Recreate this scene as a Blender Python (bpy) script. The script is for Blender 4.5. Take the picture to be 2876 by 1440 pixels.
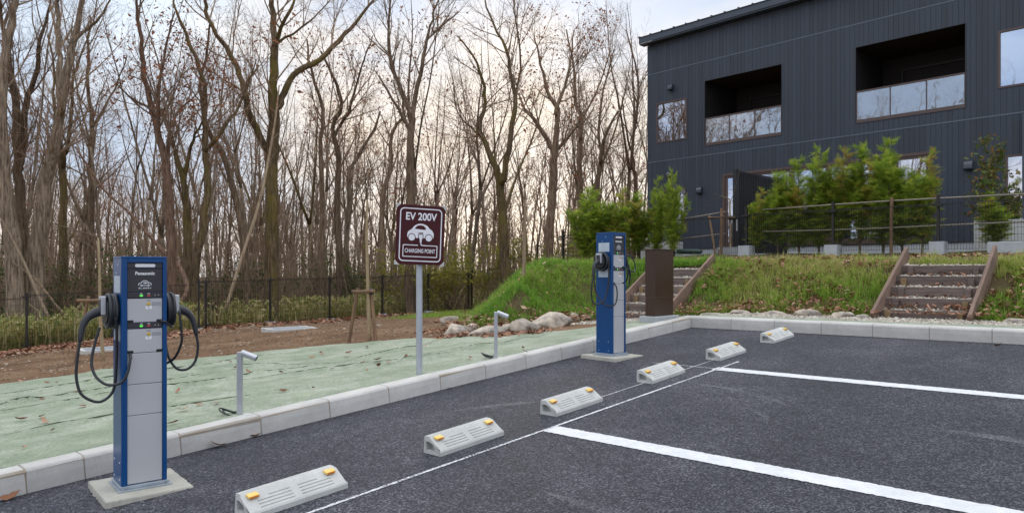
import bpy, math, random
import numpy as np
from mathutils import Vector, Matrix
R = math.radians
rng = np.random.default_rng(7)
random.seed(7)
scene = bpy.context.scene
col = scene.collection
for o in list(bpy.data.objects):
    bpy.data.objects.remove(o)

# ------------------------------------------------------------------ camera, sky, sun, exposure
YAW = R(43.28)
CAM = np.array([5.129, -2.069, 1.3])
FPX, CX, HY = 2013.0, 1438.0, 760.0
cd = bpy.data.cameras.new('camera')
cd.sensor_width = 36.0
cd.lens = FPX / 2876 * 36
cd.shift_y = 40 / 2876
cd.clip_start = 0.05
cd.clip_end = 1500
cam = bpy.data.objects.new('camera', cd)
col.objects.link(cam)
cam.location = CAM
cam.rotation_euler = (R(90), 0, YAW)
scene.camera = cam

SUN_ELEV = R(11.0)
SUN_DIR_CAM = np.array([0.02, 1.0])                       # just right of the picture's middle, behind the trees
RV = np.array([math.cos(YAW), math.sin(YAW)])
FV = np.array([-math.sin(YAW), math.cos(YAW)])
sd = SUN_DIR_CAM[0] * RV + SUN_DIR_CAM[1] * FV
sd = sd / np.linalg.norm(sd)
SUNV = Vector((sd[0] * math.cos(SUN_ELEV), sd[1] * math.cos(SUN_ELEV), math.sin(SUN_ELEV)))

world = bpy.data.worlds.new('World')
scene.world = world
world.use_nodes = True
wt = world.node_tree
wt.nodes.clear()


def wn(t, **kw):
    n = wt.nodes.new(t)
    for k, v in kw.items():
        setattr(n, k, v)
    return n


def wl(a, b):
    wt.links.new(a, b)


w_out = wn('ShaderNodeOutputWorld')
w_bg = wn('ShaderNodeBackground')
w_bg.inputs['Strength'].default_value = 0.1
w_sky = wn('ShaderNodeTexSky', sky_type='NISHITA', sun_disc=False, sun_elevation=SUN_ELEV,
           sun_rotation=math.atan2(SUNV.x, SUNV.y), air_density=1.0, dust_density=2.0, ozone_density=2.0)
w_tc = wn('ShaderNodeTexCoord')
w_sep = wn('ShaderNodeSeparateXYZ')
wl(w_tc.outputs['Generated'], w_sep.inputs[0])
# clouds: stretched noise on the direction, flattened toward the horizon
w_map = wn('ShaderNodeMapping')
w_map.inputs['Scale'].default_value = (1.0, 1.0, 2.6)
w_map.inputs['Location'].default_value = (0.31, 0.12, 0.4)
wl(w_tc.outputs['Generated'], w_map.inputs[0])
w_no = wn('ShaderNodeTexNoise')
w_no.inputs['Scale'].default_value = 2.6
w_no.inputs['Detail'].default_value = 7
w_no.inputs['Roughness'].default_value = 0.55
wl(w_map.outputs[0], w_no.inputs['Vector'])
w_cr = wn('ShaderNodeValToRGB')
w_cr.color_ramp.elements[0].position = 0.40
w_cr.color_ramp.elements[1].position = 0.60
w_cr.color_ramp.elements[0].color = (0.05, 0.05, 0.05, 1)
w_cr.color_ramp.elements[1].color = (1, 1, 1, 1)
wl(w_no.outputs['Fac'], w_cr.inputs[0])
# veil colour by height: cream near the horizon, pale blue higher up
w_el = wn('ShaderNodeValToRGB')
e = w_el.color_ramp.elements
e[0].position = 0.0
e[0].color = (0.37, 0.315, 0.275, 1)
e[1].position = 1.0
e[1].color = (0.97, 0.955, 0.93, 1)
m = e.new(0.16)
m.color = (0.335, 0.335, 0.345, 1)
m = e.new(0.34)
m.color = (0.285, 0.335, 0.39, 1)
m = e.new(0.62)
m.color = (0.74, 0.76, 0.79, 1)
wl(w_sep.outputs['Z'], w_el.inputs[0])
# glow of the clouded sun
w_dot = wn('ShaderNodeVectorMath', operation='DOT_PRODUCT')
w_dot.inputs[1].default_value = SUNV
wl(w_tc.outputs['Generated'], w_dot.inputs[0])
w_mr = wn('ShaderNodeMapRange', interpolation_type='SMOOTHERSTEP')
w_mr.inputs['From Min'].default_value = 0.86
w_mr.inputs['From Max'].default_value = 1.0
wl(w_dot.outputs['Value'], w_mr.inputs['Value'])
w_glow = wn('ShaderNodeMix', data_type='RGBA')
w_glow.inputs['B'].default_value = (0.41, 0.36, 0.305, 1)
wl(w_mr.outputs[0], w_glow.inputs['Factor'])
wl(w_el.outputs[0], w_glow.inputs['A'])
w_amp = wn('ShaderNodeVectorMath', operation='SCALE')
w_amp.inputs['Scale'].default_value = 23.5                # x 0.1 strength
wl(w_glow.outputs['Result'], w_amp.inputs[0])
w_mix = wn('ShaderNodeMix', data_type='RGBA')
wl(w_cr.outputs[0], w_mix.inputs['Factor'])
w_skyamp = wn('ShaderNodeVectorMath', operation='MULTIPLY_ADD')
w_skyamp.inputs[1].default_value = (0.15, 0.15, 0.15)
w_skyamp.inputs[2].default_value = (3.7, 4.6, 6.1)
wl(w_sky.outputs[0], w_skyamp.inputs[0])
wl(w_skyamp.outputs[0], w_mix.inputs['A'])
wl(w_amp.outputs[0], w_mix.inputs['B'])
wl(w_mix.outputs['Result'], w_bg.inputs['Color'])
wl(w_bg.outputs[0], w_out.inputs['Surface'])

sl = bpy.data.lights.new('sun', 'SUN')
sl.energy = 0.8
sl.angle = R(18)
sl.color = (1.0, 0.86, 0.70)
so = bpy.data.objects.new('sun', sl)
col.objects.link(so)
so.rotation_euler = SUNV.to_track_quat('Z', 'Y').to_euler()
so.location = (0, 0, 30)

scene.view_settings.view_transform = 'Standard'
scene.view_settings.look = 'None'
scene.view_settings.exposure = 0.38
scene.view_settings.gamma = 1.0
scene.render.engine = 'CYCLES'
scene.cycles.max_bounces = 6
scene.cycles.transparent_max_bounces = 12
scene.cycles.use_denoising = True
scene.render.film_transparent = False


# ------------------------------------------------------------------ places
def at(px, py, D):
    """a point of the photograph (full-size pixels) at D metres ahead of the camera"""
    X = (px - CX) / FPX * D
    p = CAM[:2] + X * RV + D * FV
    return np.array([p[0], p[1], CAM[2] + (HY - py) / FPX * D])


def lot(x, y):
    return 0.0115 + 0.06805 * y + 0.0075 * x


LOT_R = Matrix(((1, 0, 0), (0, 1, 0), (0, 0, 1)))
_bx = Vector((1, 0, 0.0075)).normalized()
_n = _bx.cross(Vector((0, 1, 0.06805)).normalized()).normalized()
_by = _n.cross(_bx)
LOT_M = Matrix((( _bx.x, _by.x, _n.x), (_bx.y, _by.y, _n.y), (_bx.z, _by.z, _n.z))).to_4x4()


def lot_matrix(x, y, rz=0.0, dz=0.0):
    return Matrix.Translation((x, y, lot(x, y) + dz)) @ LOT_M @ Matrix.Rotation(rz, 4, 'Z')


FOOT = np.array([(60, 8.5), (0.3, 8.5), (-1.0, 8.46), (-2.33, 8.4), (-2.35, 7.4), (-1.95, 6.8), (-2.3, 6.05), (-2.75, 5.65),
                 (-3.6, 5.95), (-6.2, 8.4), (-9.2, 12.5), (-11.5, 20), (-12, 75), (60, 75)], float)


def foot_dist(x, y):
    x = np.asarray(x, float)
    y = np.asarray(y, float)
    best = np.full(x.shape, 1e9)
    inside = np.zeros(x.shape, bool)
    n = len(FOOT)
    for i in range(n):
        ax, ay = FOOT[i]
        bx, by = FOOT[(i + 1) % n]
        dx, dy = bx - ax, by - ay
        t = np.clip(((x - ax) * dx + (y - ay) * dy) / (dx * dx + dy * dy), 0, 1)
        best = np.minimum(best, np.hypot(x - ax - t * dx, y - ay - t * dy))
        if abs(dy) > 1e-9:
            c = ((ay > y) != (by > y)) & (x < dx * (y - ay) / dy + ax)
            inside ^= c
    return np.where(inside, best, -best)


def vnoise(x, y, s, seed=0):
    x = np.asarray(x, float) / s
    y = np.asarray(y, float) / s
    xi, yi = np.floor(x), np.floor(y)
    fx, fy = x - xi, y - yi
    fx = fx * fx * (3 - 2 * fx)
    fy = fy * fy * (3 - 2 * fy)

    def h(i, j):
        v = np.sin(i * 127.1 + j * 311.7 + seed * 74.7) * 43758.5453
        return v - np.floor(v)
    return (h(xi, yi) * (1 - fx) + h(xi + 1, yi) * fx) * (1 - fy) + (h(xi, yi + 1) * (1 - fx) + h(xi + 1, yi + 1) * fx) * fy - 0.5


def T(x, y, rough=1.0):
    """height of the ground outside the parking lot"""
    x = np.asarray(x, float)
    y = np.asarray(y, float)
    ye = np.where(y > 6, 6 + 0.2 * (np.minimum(y, 40) - 6), np.maximum(y, -12))
    xe = np.where(x < -16, -16 + 0.1 * (np.maximum(x, -60) + 16), x)
    base = 1.3 - 1.1385 + 0.068 * ye + np.where(xe < 0, 0.06 * xe, 0.0075 * np.minimum(xe, 20)) - 0.012
    base = base + 0.05 * np.clip((x + 0.6) / 0.6, 0, 1) * np.clip((y - 6.6) / 0.6, 0, 1)
    d = foot_dist(x, y)
    t = np.clip(d / 1.6, 0, 1)
    s = t - 0.06 * np.sin(2 * np.pi * t)
    top = 1.3 + 0.085 + 0.072 * np.clip(d - 1.5, 0, 4.0)
    z = base * (1 - s) + top * s
    z = z - 0.2 * np.clip((x + 2.42) / 0.12, 0, 1) * np.clip((-1.10 - x) / 0.12, 0, 1) * np.clip((y - 8.3) / 0.15, 0, 1) * np.clip((10.05 - y) / 0.2, 0, 1)
    far = np.clip((np.hypot(x, y) - 1.5) / 4, 0, 1)
    amp = np.where(d > 0.1, 0.05, 0.03)
    z = z + rough * far * (vnoise(x, y, 1.3, 1) * amp + vnoise(x, y, 0.45, 2) * amp * 0.6) * np.where((x > -1.2) & (y < 8.3), 0.3, 1)
    return z


def gp(px, py, d0=4.0, d1=45.0):
    """where the line of sight through a pixel meets the ground"""
    D = np.linspace(d0, d1, 1400)
    X = (px - CX) / FPX * D
    x = CAM[0] + X * RV[0] + D * FV[0]
    y = CAM[1] + X * RV[1] + D * FV[1]
    z = CAM[2] + (HY - py) / FPX * D
    g = T(x, y)
    d1 = max(d1, 45.0)
    k = np.argmax(z < g) if (z < g).any() else int(np.argmin(z - g))
    return np.array([x[k], y[k], g[k]]), D[k]


# ------------------------------------------------------------------ mesh tools
class MB:
    def __init__(s):
        s.V, s.F, s.n, s.tubes, s.A = [], [], 0, {}, []

    def add(s, v, f, attr=0.0):
        v = np.asarray(v, float).reshape(-1, 3)
        f = np.asarray(f, int)
        s.V.append(v)
        s.F.append(f + s.n)
        s.n += len(v)
        s.A.append(np.broadcast_to(np.asarray(attr, float), (len(v),)) if np.ndim(attr) < 1 else np.asarray(attr, float))
        return s

    def box(s, x0, x1, y0, y1, z0, z1, M=None):
        v = np.array([(x, y, z) for z in (z0, z1) for y in (y0, y1) for x in (x0, x1)], float)
        f = [(0, 2, 3, 1), (4, 5, 7, 6), (0, 1, 5, 4), (2, 6, 7, 3), (0, 4, 6, 2), (1, 3, 7, 5)]
        if M is not None:
            v = np.array([tuple(M @ Vector(p)) for p in v])
        return s.add(v, f)

    def bar(s, a, b, w, h=None, up=(0, 0, 1)):
        a, b = Vector(a), Vector(b)
        h = h or w
        d = b - a
        L = d.length
        z = d.normalized()
        u = Vector(up)
        if abs(z.dot(u)) > 0.98:
            u = Vector((1, 0, 0))
        x = u.cross(z).normalized()
        y = z.cross(x)
        M = Matrix.Translation(a) @ Matrix((x, y, z)).transposed().to_4x4()
        return s.box(-w / 2, w / 2, -h / 2, h / 2, 0, L, M)

    def tube(s, pts, rad, sides=8):
        pts = np.asarray(pts, float)
        rad = np.broadcast_to(np.asarray(rad, float), (len(pts),))
        s.tubes.setdefault((len(pts), sides), []).append((pts, rad))
        return s

    def prism(s, poly, z0, z1, axis=2):
        """extrude a 2-D outline; axis = direction of the extrusion"""
        n = len(poly)

        def p3(p, z):
            return {2: (p[0], p[1], z), 1: (p[0], z, p[1]), 0: (z, p[0], p[1])}[axis]
        v = [p3(p, z0) for p in poly] + [p3(p, z1) for p in poly]
        s.V.append(np.array(v, float))
        s.A.append(np.zeros(len(v)))
        k = s.n
        s.n += len(v)
        s.F.append(np.array([(k + i, k + (i + 1) % n, k + n + (i + 1) % n, k + n + i) for i in range(n)]))
        s.F.append([tuple(k + i for i in range(n))[::-1]])
        s.F.append([tuple(k + n + i for i in range(n))])
        return s

    def lathe(s, prof, sides=16, M=None):
        a = np.linspace(0, 2 * np.pi, sides, endpoint=False)
        v = np.array([(r * np.cos(t), r * np.sin(t), z) for r, z in prof for t in a])
        if M is not None:
            v = np.array([tuple(M @ Vector(p)) for p in v])
        f = [(i * sides + j, i * sides + (j + 1) % sides, (i + 1) * sides + (j + 1) % sides, (i + 1) * sides + j)
             for i in range(len(prof) - 1) for j in range(sides)]
        s.add(v, f)
        k = s.n - len(v)
        s.F.append([tuple(k + j for j in range(sides))[::-1]])
        s.F.append([tuple(k + (len(prof) - 1) * sides + j for j in range(sides))])
        return s

    def _flush(s):
        for (n, sd_), lst in s.tubes.items():
            P = np.array([t[0] for t in lst])
            Rr = np.array([t[1] for t in lst])
            m = len(P)
            tan = np.empty_like(P)
            tan[:, 1:-1] = P[:, 2:] - P[:, :-2]
            tan[:, 0] = P[:, 1] - P[:, 0]
            tan[:, -1] = P[:, -1] - P[:, -2]
            tan /= np.linalg.norm(tan, axis=2, keepdims=True) + 1e-12
            mean = P[:, -1] - P[:, 0]
            mean = mean / (np.linalg.norm(mean, axis=1, keepdims=True) + 1e-12)
            ref = np.where(np.abs(mean[:, 2:3]) > 0.8, np.array([[1.0, 0.13, 0]]), np.array([[0.05, 0.1, 1.0]]))
            x = np.cross(ref[:, None, :], tan)
            x /= np.linalg.norm(x, axis=2, keepdims=True) + 1e-12
            for i in range(1, n):            # keep the frame from flipping
                x[:, i] = x[:, i - 1] - np.sum(x[:, i - 1] * tan[:, i], axis=1, keepdims=True) * tan[:, i]
                x[:, i] /= np.linalg.norm(x[:, i], axis=1, keepdims=True) + 1e-12
            y = np.cross(tan, x)
            a = np.linspace(0, 2 * np.pi, sd_, endpoint=False)
            V = P[:, :, None, :] + Rr[:, :, None, None] * (np.cos(a)[None, None, :, None] * x[:, :, None, :] + np.sin(a)[None, None, :, None] * y[:, :, None, :])
            k0 = s.n
            s.V.append(V.reshape(-1, 3))
            s.A.append(np.zeros(m * n * sd_))
            s.n += m * n * sd_
            i, j, k = np.meshgrid(np.arange(m), np.arange(n - 1), np.arange(sd_), indexing='ij')
            k2 = (k + 1) % sd_
            b = k0 + (i * n + j) * sd_
            s.F.append(np.stack([b + k, b + k2, b + sd_ + k2, b + sd_ + k], -1).reshape(-1, 4))
            if sd_ > 3:
                for row in range(m):
                    s.F.append([tuple(k0 + (row * n) * sd_ + q for q in range(sd_))[::-1], tuple(k0 + (row * n + n - 1) * sd_ + q for q in range(sd_))])
        s.tubes = {}

    def mesh(s, name, smooth=False):
        s._flush()
        me = bpy.data.meshes.new(name)
        V = np.concatenate(s.V)
        me.vertices.add(len(V))
        me.vertices.foreach_set('co', V.astype(np.float32).ravel())
        loops, starts, tot = [], [], 0
        for f in s.F:
            if isinstance(f, np.ndarray) and f.ndim == 2:
                loops.append(f.ravel())
                starts.append(tot + np.arange(len(f)) * f.shape[1])
                tot += f.size
            else:
                for q in f:
                    loops.append(np.array(q))
                    starts.append(np.array([tot]))
                    tot += len(q)
        L = np.concatenate(loops)
        S = np.concatenate(starts)
        me.loops.add(len(L))
        me.loops.foreach_set('vertex_index', L.astype(np.int32))
        me.polygons.add(len(S))
        me.polygons.foreach_set('loop_start', S.astype(np.int32))
        A = np.concatenate(s.A)
        if A.any():
            at_ = me.attributes.new('vary', 'FLOAT', 'POINT')
            at_.data.foreach_set('value', A.astype(np.float32))
        me.update(calc_edges=True)
        me.validate()
        me.polygons.foreach_set('use_smooth', np.full(len(me.polygons), bool(smooth)))
        return me

    def build(s, name, mat, parent=None, smooth=False, bevel=0.0, seg=2, M=None, kind=None):
        o = bpy.data.objects.new(name, s.mesh(name, smooth))
        o.data.materials.append(mat)
        col.objects.link(o)
        if parent is not None:
            o.parent = parent
        if M is not None:
            if parent is None:
                o.matrix_world = M
            else:
                o.matrix_local = M
        if bevel:
            b = o.modifiers.new('bevel', 'BEVEL')
            b.width = bevel
            b.segments = seg
            b.limit_method = 'ANGLE'
            b.angle_limit = R(35)
        if kind:
            o['kind'] = kind
        return o


def tag(o, label=None, cat=None, group=None, kind=None):
    if label:
        o['label'] = label
    if cat:
        o['category'] = cat
    if group:
        o['group'] = group
    if kind:
        o['kind'] = kind
    return o


def empty(name, M, label=None, cat=None, group=None, kind=None):
    o = bpy.data.objects.new(name, None)
    col.objects.link(o)
    o.empty_display_size = 0.2
    o.matrix_world = M if isinstance(M, Matrix) else Matrix.Translation(M)
    return tag(o, label, cat, group, kind)


KIDS = {}


def copy_tree(o, parent=None):
    c = o.copy()
    col.objects.link(c)
    if parent is not None:
        c.parent = parent
    for ch in list(o.children):
        copy_tree(ch, c)
    return c


def spline(P, n=6):
    P = [np.array(p, float) for p in P]
    P = [2 * P[0] - P[1]] + P + [2 * P[-1] - P[-2]]
    out = []
    for i in range(1, len(P) - 2):
        for t in np.linspace(0, 1, n, endpoint=False):
            a, b, c, d = P[i - 1], P[i], P[i + 1], P[i + 2]
            out.append(0.5 * (2 * b + (c - a) * t + (2 * a - 5 * b + 4 * c - d) * t * t + (3 * b - a - 3 * c + d) * t ** 3))
    out.append(P[-2])
    return np.array(out)


def flat_curve(name, loops, mat, parent, thick=0.0008, M=None):
    """flat print or sheet lettering cut from closed 2-D outlines (inner loops are holes)"""
    cu = bpy.data.curves.new(name, 'CURVE')
    cu.dimensions = '2D'
    cu.fill_mode = 'BOTH'
    cu.extrude = thick
    for lp in loops:
        sp = cu.splines.new('POLY')
        sp.points.add(len(lp) - 1)
        for q, p in zip(sp.points, lp):
            q.co = (p[0], p[1], 0, 1)
        sp.use_cyclic_u = True
    return _to_mesh(cu, name, mat, parent, M)


def text(name, body, size, mat, parent, M, bold=0.0, align='CENTER', sx=1.0, thick=0.0008, width=None):
    cu = bpy.data.curves.new(name, 'FONT')
    cu.body = body
    cu.size = size
    cu.align_x = align
    cu.align_y = 'CENTER'
    cu.offset = bold
    cu.extrude = thick
    cu.space_character = 1.0
    o = _to_mesh(cu, name, mat, parent, M @ Matrix.Diagonal((sx, 1, 1, 1)))
    if width:
        xs_ = [v.co.x for v in o.data.vertices]
        k = width / (max(xs_) - min(xs_))
        for v in o.data.vertices:
            v.co.x *= k / sx
    return o


def _to_mesh(cu, name, mat, parent, M):
    tmp = bpy.data.objects.new('tmp', cu)
    col.objects.link(tmp)
    dg = bpy.context.evaluated_depsgraph_get()
    dg.update()
    me = bpy.data.meshes.new_from_object(tmp.evaluated_get(dg))
    me.name = name
    bpy.data.objects.remove(tmp)
    me.materials.clear()
    me.materials.append(mat)
    o = bpy.data.objects.new(name, me)
    col.objects.link(o)
    o.parent = parent
    if M is not None:
        o.matrix_local = M
    return o


def rrect(w, h, r, n=6, cx=0, cy=0):
    out = []
    for sx, sy, a0 in ((1, 1, 0), (-1, 1, 90), (-1, -1, 180), (1, -1, 270)):
        for t in np.linspace(0, 90, n):
            a = R(a0 + t)
            out.append((cx + sx * (w / 2 - r) + r * math.cos(a), cy + sy * (h / 2 - r) + r * math.sin(a)))
    return out


# ------------------------------------------------------------------ materials
def nodes(name):
    m_ = bpy.data.materials.new(name)
    m_.use_nodes = True
    nt = m_.node_tree
    return m_, nt, nt.nodes['Principled BSDF']


def noise_node(nt, scale, detail=4, rough=0.6, coord='Object', stretch=None):
    tc = nt.nodes.new('ShaderNodeTexCoord')
    n_ = nt.nodes.new('ShaderNodeTexNoise')
    n_.inputs['Scale'].default_value = scale
    n_.inputs['Detail'].default_value = detail
    n_.inputs['Roughness'].default_value = rough
    if stretch:
        mp = nt.nodes.new('ShaderNodeMapping')
        mp.inputs['Scale'].default_value = stretch
        nt.links.new(tc.outputs[coord], mp.inputs[0])
        nt.links.new(mp.outputs[0], n_.inputs['Vector'])
    else:
        nt.links.new(tc.outputs[coord], n_.inputs['Vector'])
    return n_


def ramp(nt, fac, stops):
    r_ = nt.nodes.new('ShaderNodeValToRGB')
    e_ = r_.color_ramp.elements
    e_[0].position, e_[0].color = stops[0][0], (*stops[0][1], 1)
    e_[1].position, e_[1].color = stops[-1][0], (*stops[-1][1], 1)
    for p_, c_ in stops[1:-1]:
        q = e_.new(p_)
        q.color = (*c_, 1)
    nt.links.new(fac, r_.inputs[0])
    return r_


def pmat(name, c1, c2=None, scale=6, rough=0.6, bump=0.0, bscale=None, metal=0.0, stretch=None, spec=0.5, lo=0.35, hi=0.65,
         vary=0.0, detail=4, coat=0.0):
    m_, nt, bs = nodes(name)
    bs.inputs['Roughness'].default_value = rough
    bs.inputs['Metallic'].default_value = metal
    bs.inputs['Specular IOR Level'].default_value = spec
    if coat:
        bs.inputs['Coat Weight'].default_value = coat
        bs.inputs['Coat Roughness'].default_value = 0.08
    c2 = c2 or tuple(c * 0.85 for c in c1)
    n_ = noise_node(nt, scale, detail, stretch=stretch)
    r_ = ramp(nt, n_.outputs['Fac'], [(lo, c1), (hi, c2)])
    out = r_.outputs[0]
    if vary:
        oi = nt.nodes.new('ShaderNodeObjectInfo')
        mr = nt.nodes.new('ShaderNodeMapRange')
        mr.inputs['To Min'].default_value = 1 - vary
        mr.inputs['To Max'].default_value = 1 + vary
        nt.links.new(oi.outputs['Random'], mr.inputs['Value'])
        hs = nt.nodes.new('ShaderNodeHueSaturation')
        nt.links.new(mr.outputs[0], hs.inputs['Value'])
        nt.links.new(out, hs.inputs['Color'])
        out = hs.outputs[0]
    nt.links.new(out, bs.inputs['Base Color'])
    if bump:
        b_ = nt.nodes.new('ShaderNodeBump')
        b_.inputs['Strength'].default_value = bump
        b_.inputs['Distance'].default_value = 0.02
        if bscale:
            n2 = noise_node(nt, bscale, 6, 0.65, stretch=stretch)
            nt.links.new(n2.outputs['Fac'], b_.inputs['Height'])
        else:
            nt.links.new(n_.outputs['Fac'], b_.inputs['Height'])
        nt.links.new(b_.outputs[0], bs.inputs['Normal'])
    return m_


def leafmat(name, stops, rough=0.6, trans=0.25, objvary=0.0):
    """foliage: colour from the per-blade attribute, some light through the blade"""
    m_, nt, bs = nodes(name)
    a_ = nt.nodes.new('ShaderNodeAttribute')
    a_.attribute_name = 'vary'
    r_ = ramp(nt, a_.outputs['Fac'], stops)
    out = r_.outputs[0]
    nt.links.new(out, bs.inputs['Base Color'])
    bs.inputs['Roughness'].default_value = rough
    bs.inputs['Specular IOR Level'].default_value = 0.25
    tr = nt.nodes.new('ShaderNodeBsdfTranslucent')
    nt.links.new(out, tr.inputs['Color'])
    mx = nt.nodes.new('ShaderNodeMixShader')
    mx.inputs[0].default_value = trans
    nt.links.new(bs.outputs[0], mx.inputs[1])
    nt.links.new(tr.outputs[0], mx.inputs[2])
    nt.links.new(mx.outputs[0], nt.nodes['Material Output'].inputs['Surface'])
    return m_


def asphalt_mat():
    m_, nt, bs = nodes('asphalt')
    tc = nt.nodes.new('ShaderNodeTexCoord')
    vo = nt.nodes.new('ShaderNodeTexVoronoi')
    vo.inputs['Scale'].default_value = 112
    nt.links.new(tc.outputs['Object'], vo.inputs['Vector'])
    wn_ = nt.nodes.new('ShaderNodeTexWhiteNoise')
    nt.links.new(vo.outputs['Position'], wn_.inputs['Vector'])
    grain = ramp(nt, wn_.outputs['Value'], [(0.0, (0.009, 0.0095, 0.013)), (0.45, (0.030, 0.031, 0.040)), (0.82, (0.068, 0.069, 0.084)), (1.0, (0.14, 0.139, 0.152))])
    big = noise_node(nt, 0.8, 7, 0.7)
    bigr = ramp(nt, big.outputs['Fac'], [(0.33, (0.36, 0.36, 0.38)), (0.5, (0.52, 0.515, 0.53)), (0.67, (0.82, 0.80, 0.80))])
    mid = noise_node(nt, 16, 6, 0.8)
    midr = ramp(nt, mid.outputs['Fac'], [(0.3, (0.42, 0.42, 0.42)), (0.7, (1.0, 1.0, 0.99))])
    mu = nt.nodes.new('ShaderNodeMix')
    mu.data_type = 'RGBA'
    mu.blend_type = 'MULTIPLY'
    mu.inputs['Factor'].default_value = 1
    nt.links.new(grain.outputs[0], mu.inputs['A'])
    nt.links.new(bigr.outputs[0], mu.inputs['B'])
    mu2 = nt.nodes.new('ShaderNodeMix')
    mu2.data_type = 'RGBA'
    mu2.blend_type = 'MULTIPLY'
    mu2.inputs['Factor'].default_value = 1
    gain = nt.nodes.new('ShaderNodeVectorMath')
    gain.operation = 'SCALE'
    gain.inputs['Scale'].default_value = 2.75
    nt.links.new(mu.outputs['Result'], gain.inputs[0])
    nt.links.new(gain.outputs[0], mu2.inputs['A'])
    nt.links.new(midr.outputs[0], mu2.inputs['B'])
    # pale scuffs
    sc = noise_node(nt, 1.7, 10, 0.8, stretch=(1, 0.45, 1))
    scr = ramp(nt, sc.outputs['Fac'], [(0.60, (0, 0, 0)), (0.80, (0.30, 0.30, 0.30))])
    mu3 = nt.nodes.new('ShaderNodeMix')
    mu3.data_type = 'RGBA'
    mu3.inputs['B'].default_value = (0.22, 0.22, 0.225, 1)
    nt.links.new(scr.outputs[0], mu3.inputs['Factor'])
    nt.links.new(mu2.outputs['Result'], mu3.inputs['A'])
    nt.links.new(mu3.outputs['Result'], bs.inputs['Base Color'])
    bs.inputs['Roughness'].default_value = 0.7
    bs.inputs['Specular IOR Level'].default_value = 0.35
    b_ = nt.nodes.new('ShaderNodeBump')
    b_.inputs['Strength'].default_value = 0.75
    b_.inputs['Distance'].default_value = 0.006
    nt.links.new(vo.outputs['Distance'], b_.inputs['Height'])
    b_.invert = True
    nt.links.new(b_.outputs[0], bs.inputs['Normal'])
    return m_


def ground_mat():
    m_, nt, bs = nodes('soil')
    a_ = nt.nodes.new('ShaderNodeAttribute')
    a_.attribute_name = 'vary'
    n1 = noise_node(nt, 1.1, 8, 0.65)
    dirt = ramp(nt, n1.outputs['Fac'], [(0.3, (0.105, 0.060, 0.033)), (0.52, (0.19, 0.112, 0.064)), (0.75, (0.28, 0.185, 0.115))])
    n2 = noise_node(nt, 22, 5, 0.7)
    peb = ramp(nt, n2.outputs['Fac'], [(0.66, (0, 0, 0)), (0.72, (1, 1, 1))])
    mx = nt.nodes.new('ShaderNodeMix')
    mx.data_type = 'RGBA'
    mx.inputs['B'].default_value = (0.36, 0.30, 0.24, 1)
    nt.links.new(peb.outputs[0], mx.inputs['Factor'])
    nt.links.new(dirt.outputs[0], mx.inputs['A'])
    n3 = noise_node(nt, 3.5, 6, 0.7)
    wood = ramp(nt, n3.outputs['Fac'], [(0.3, (0.055, 0.045, 0.024)), (0.5, (0.10, 0.068, 0.036)), (0.7, (0.085, 0.085, 0.035))])
    mx2 = nt.nodes.new('ShaderNodeMix')
    mx2.data_type = 'RGBA'
    nt.links.new(a_.outputs['Fac'], mx2.inputs['Factor'])
    nt.links.new(mx.outputs['Result'], mx2.inputs['A'])
    nt.links.new(wood.outputs[0], mx2.inputs['B'])
    nt.links.new(mx2.outputs['Result'], bs.inputs['Base Color'])
    bs.inputs['Roughness'].default_value = 0.95
    bs.inputs['Specular IOR Level'].default_value = 0.15
    b_ = nt.nodes.new('ShaderNodeBump')
    b_.inputs['Strength'].default_value = 0.8
    b_.inputs['Distance'].default_value = 0.04
    n4 = noise_node(nt, 14, 8, 0.7)
    nt.links.new(n4.outputs['Fac'], b_.inputs['Height'])
    nt.links.new(b_.outputs[0], bs.inputs['Normal'])
    return m_


def bark_mat(name, c1, c2, moss=0.0):
    m_, nt, bs = nodes(name)
    n_ = noise_node(nt, 11, 6, 0.75, stretch=(1.6, 1.6, 0.20))
    r_ = ramp(nt, n_.outputs['Fac'], [(0.38, c1), (0.62, c2)])
    oi = nt.nodes.new('ShaderNodeObjectInfo')
    mr = nt.nodes.new('ShaderNodeMapRange')
    mr.inputs['To Min'].default_value = 0.75
    mr.inputs['To Max'].default_value = 1.25
    nt.links.new(oi.outputs['Random'], mr.inputs['Value'])
    hs = nt.nodes.new('ShaderNodeHueSaturation')
    nt.links.new(mr.outputs[0], hs.inputs['Value'])
    nt.links.new(r_.outputs[0], hs.inputs['Color'])
    out = hs.outputs[0]
    if moss:
        n2 = noise_node(nt, 1.6, 6, 0.7, stretch=(1, 1, 0.45))
        r2 = ramp(nt, n2.outputs['Fac'], [(0.47, (0, 0, 0)), (0.64, (0.85, 0.85, 0.85))])
        mx = nt.nodes.new('ShaderNodeMix')
        mx.data_type = 'RGBA'
        mx.inputs['B'].default_value = (0.17, 0.135, 0.025, 1)
        nt.links.new(r2.outputs[0], mx.inputs['Factor'])
        nt.links.new(out, mx.inputs['A'])
        out = mx.outputs['Result']
    nt.links.new(out, bs.inputs['Base Color'])
    bs.inputs['Roughness'].default_value = 0.9
    bs.inputs['Specular IOR Level'].default_value = 0.15
    b_ = nt.nodes.new('ShaderNodeBump')
    b_.inputs['Strength'].default_value = 0.9
    b_.inputs['Distance'].default_value = 0.05
    nt.links.new(n_.outputs['Fac'], b_.inputs['Height'])
    nt.links.new(b_.outputs[0], bs.inputs['Normal'])
    return m_


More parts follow.
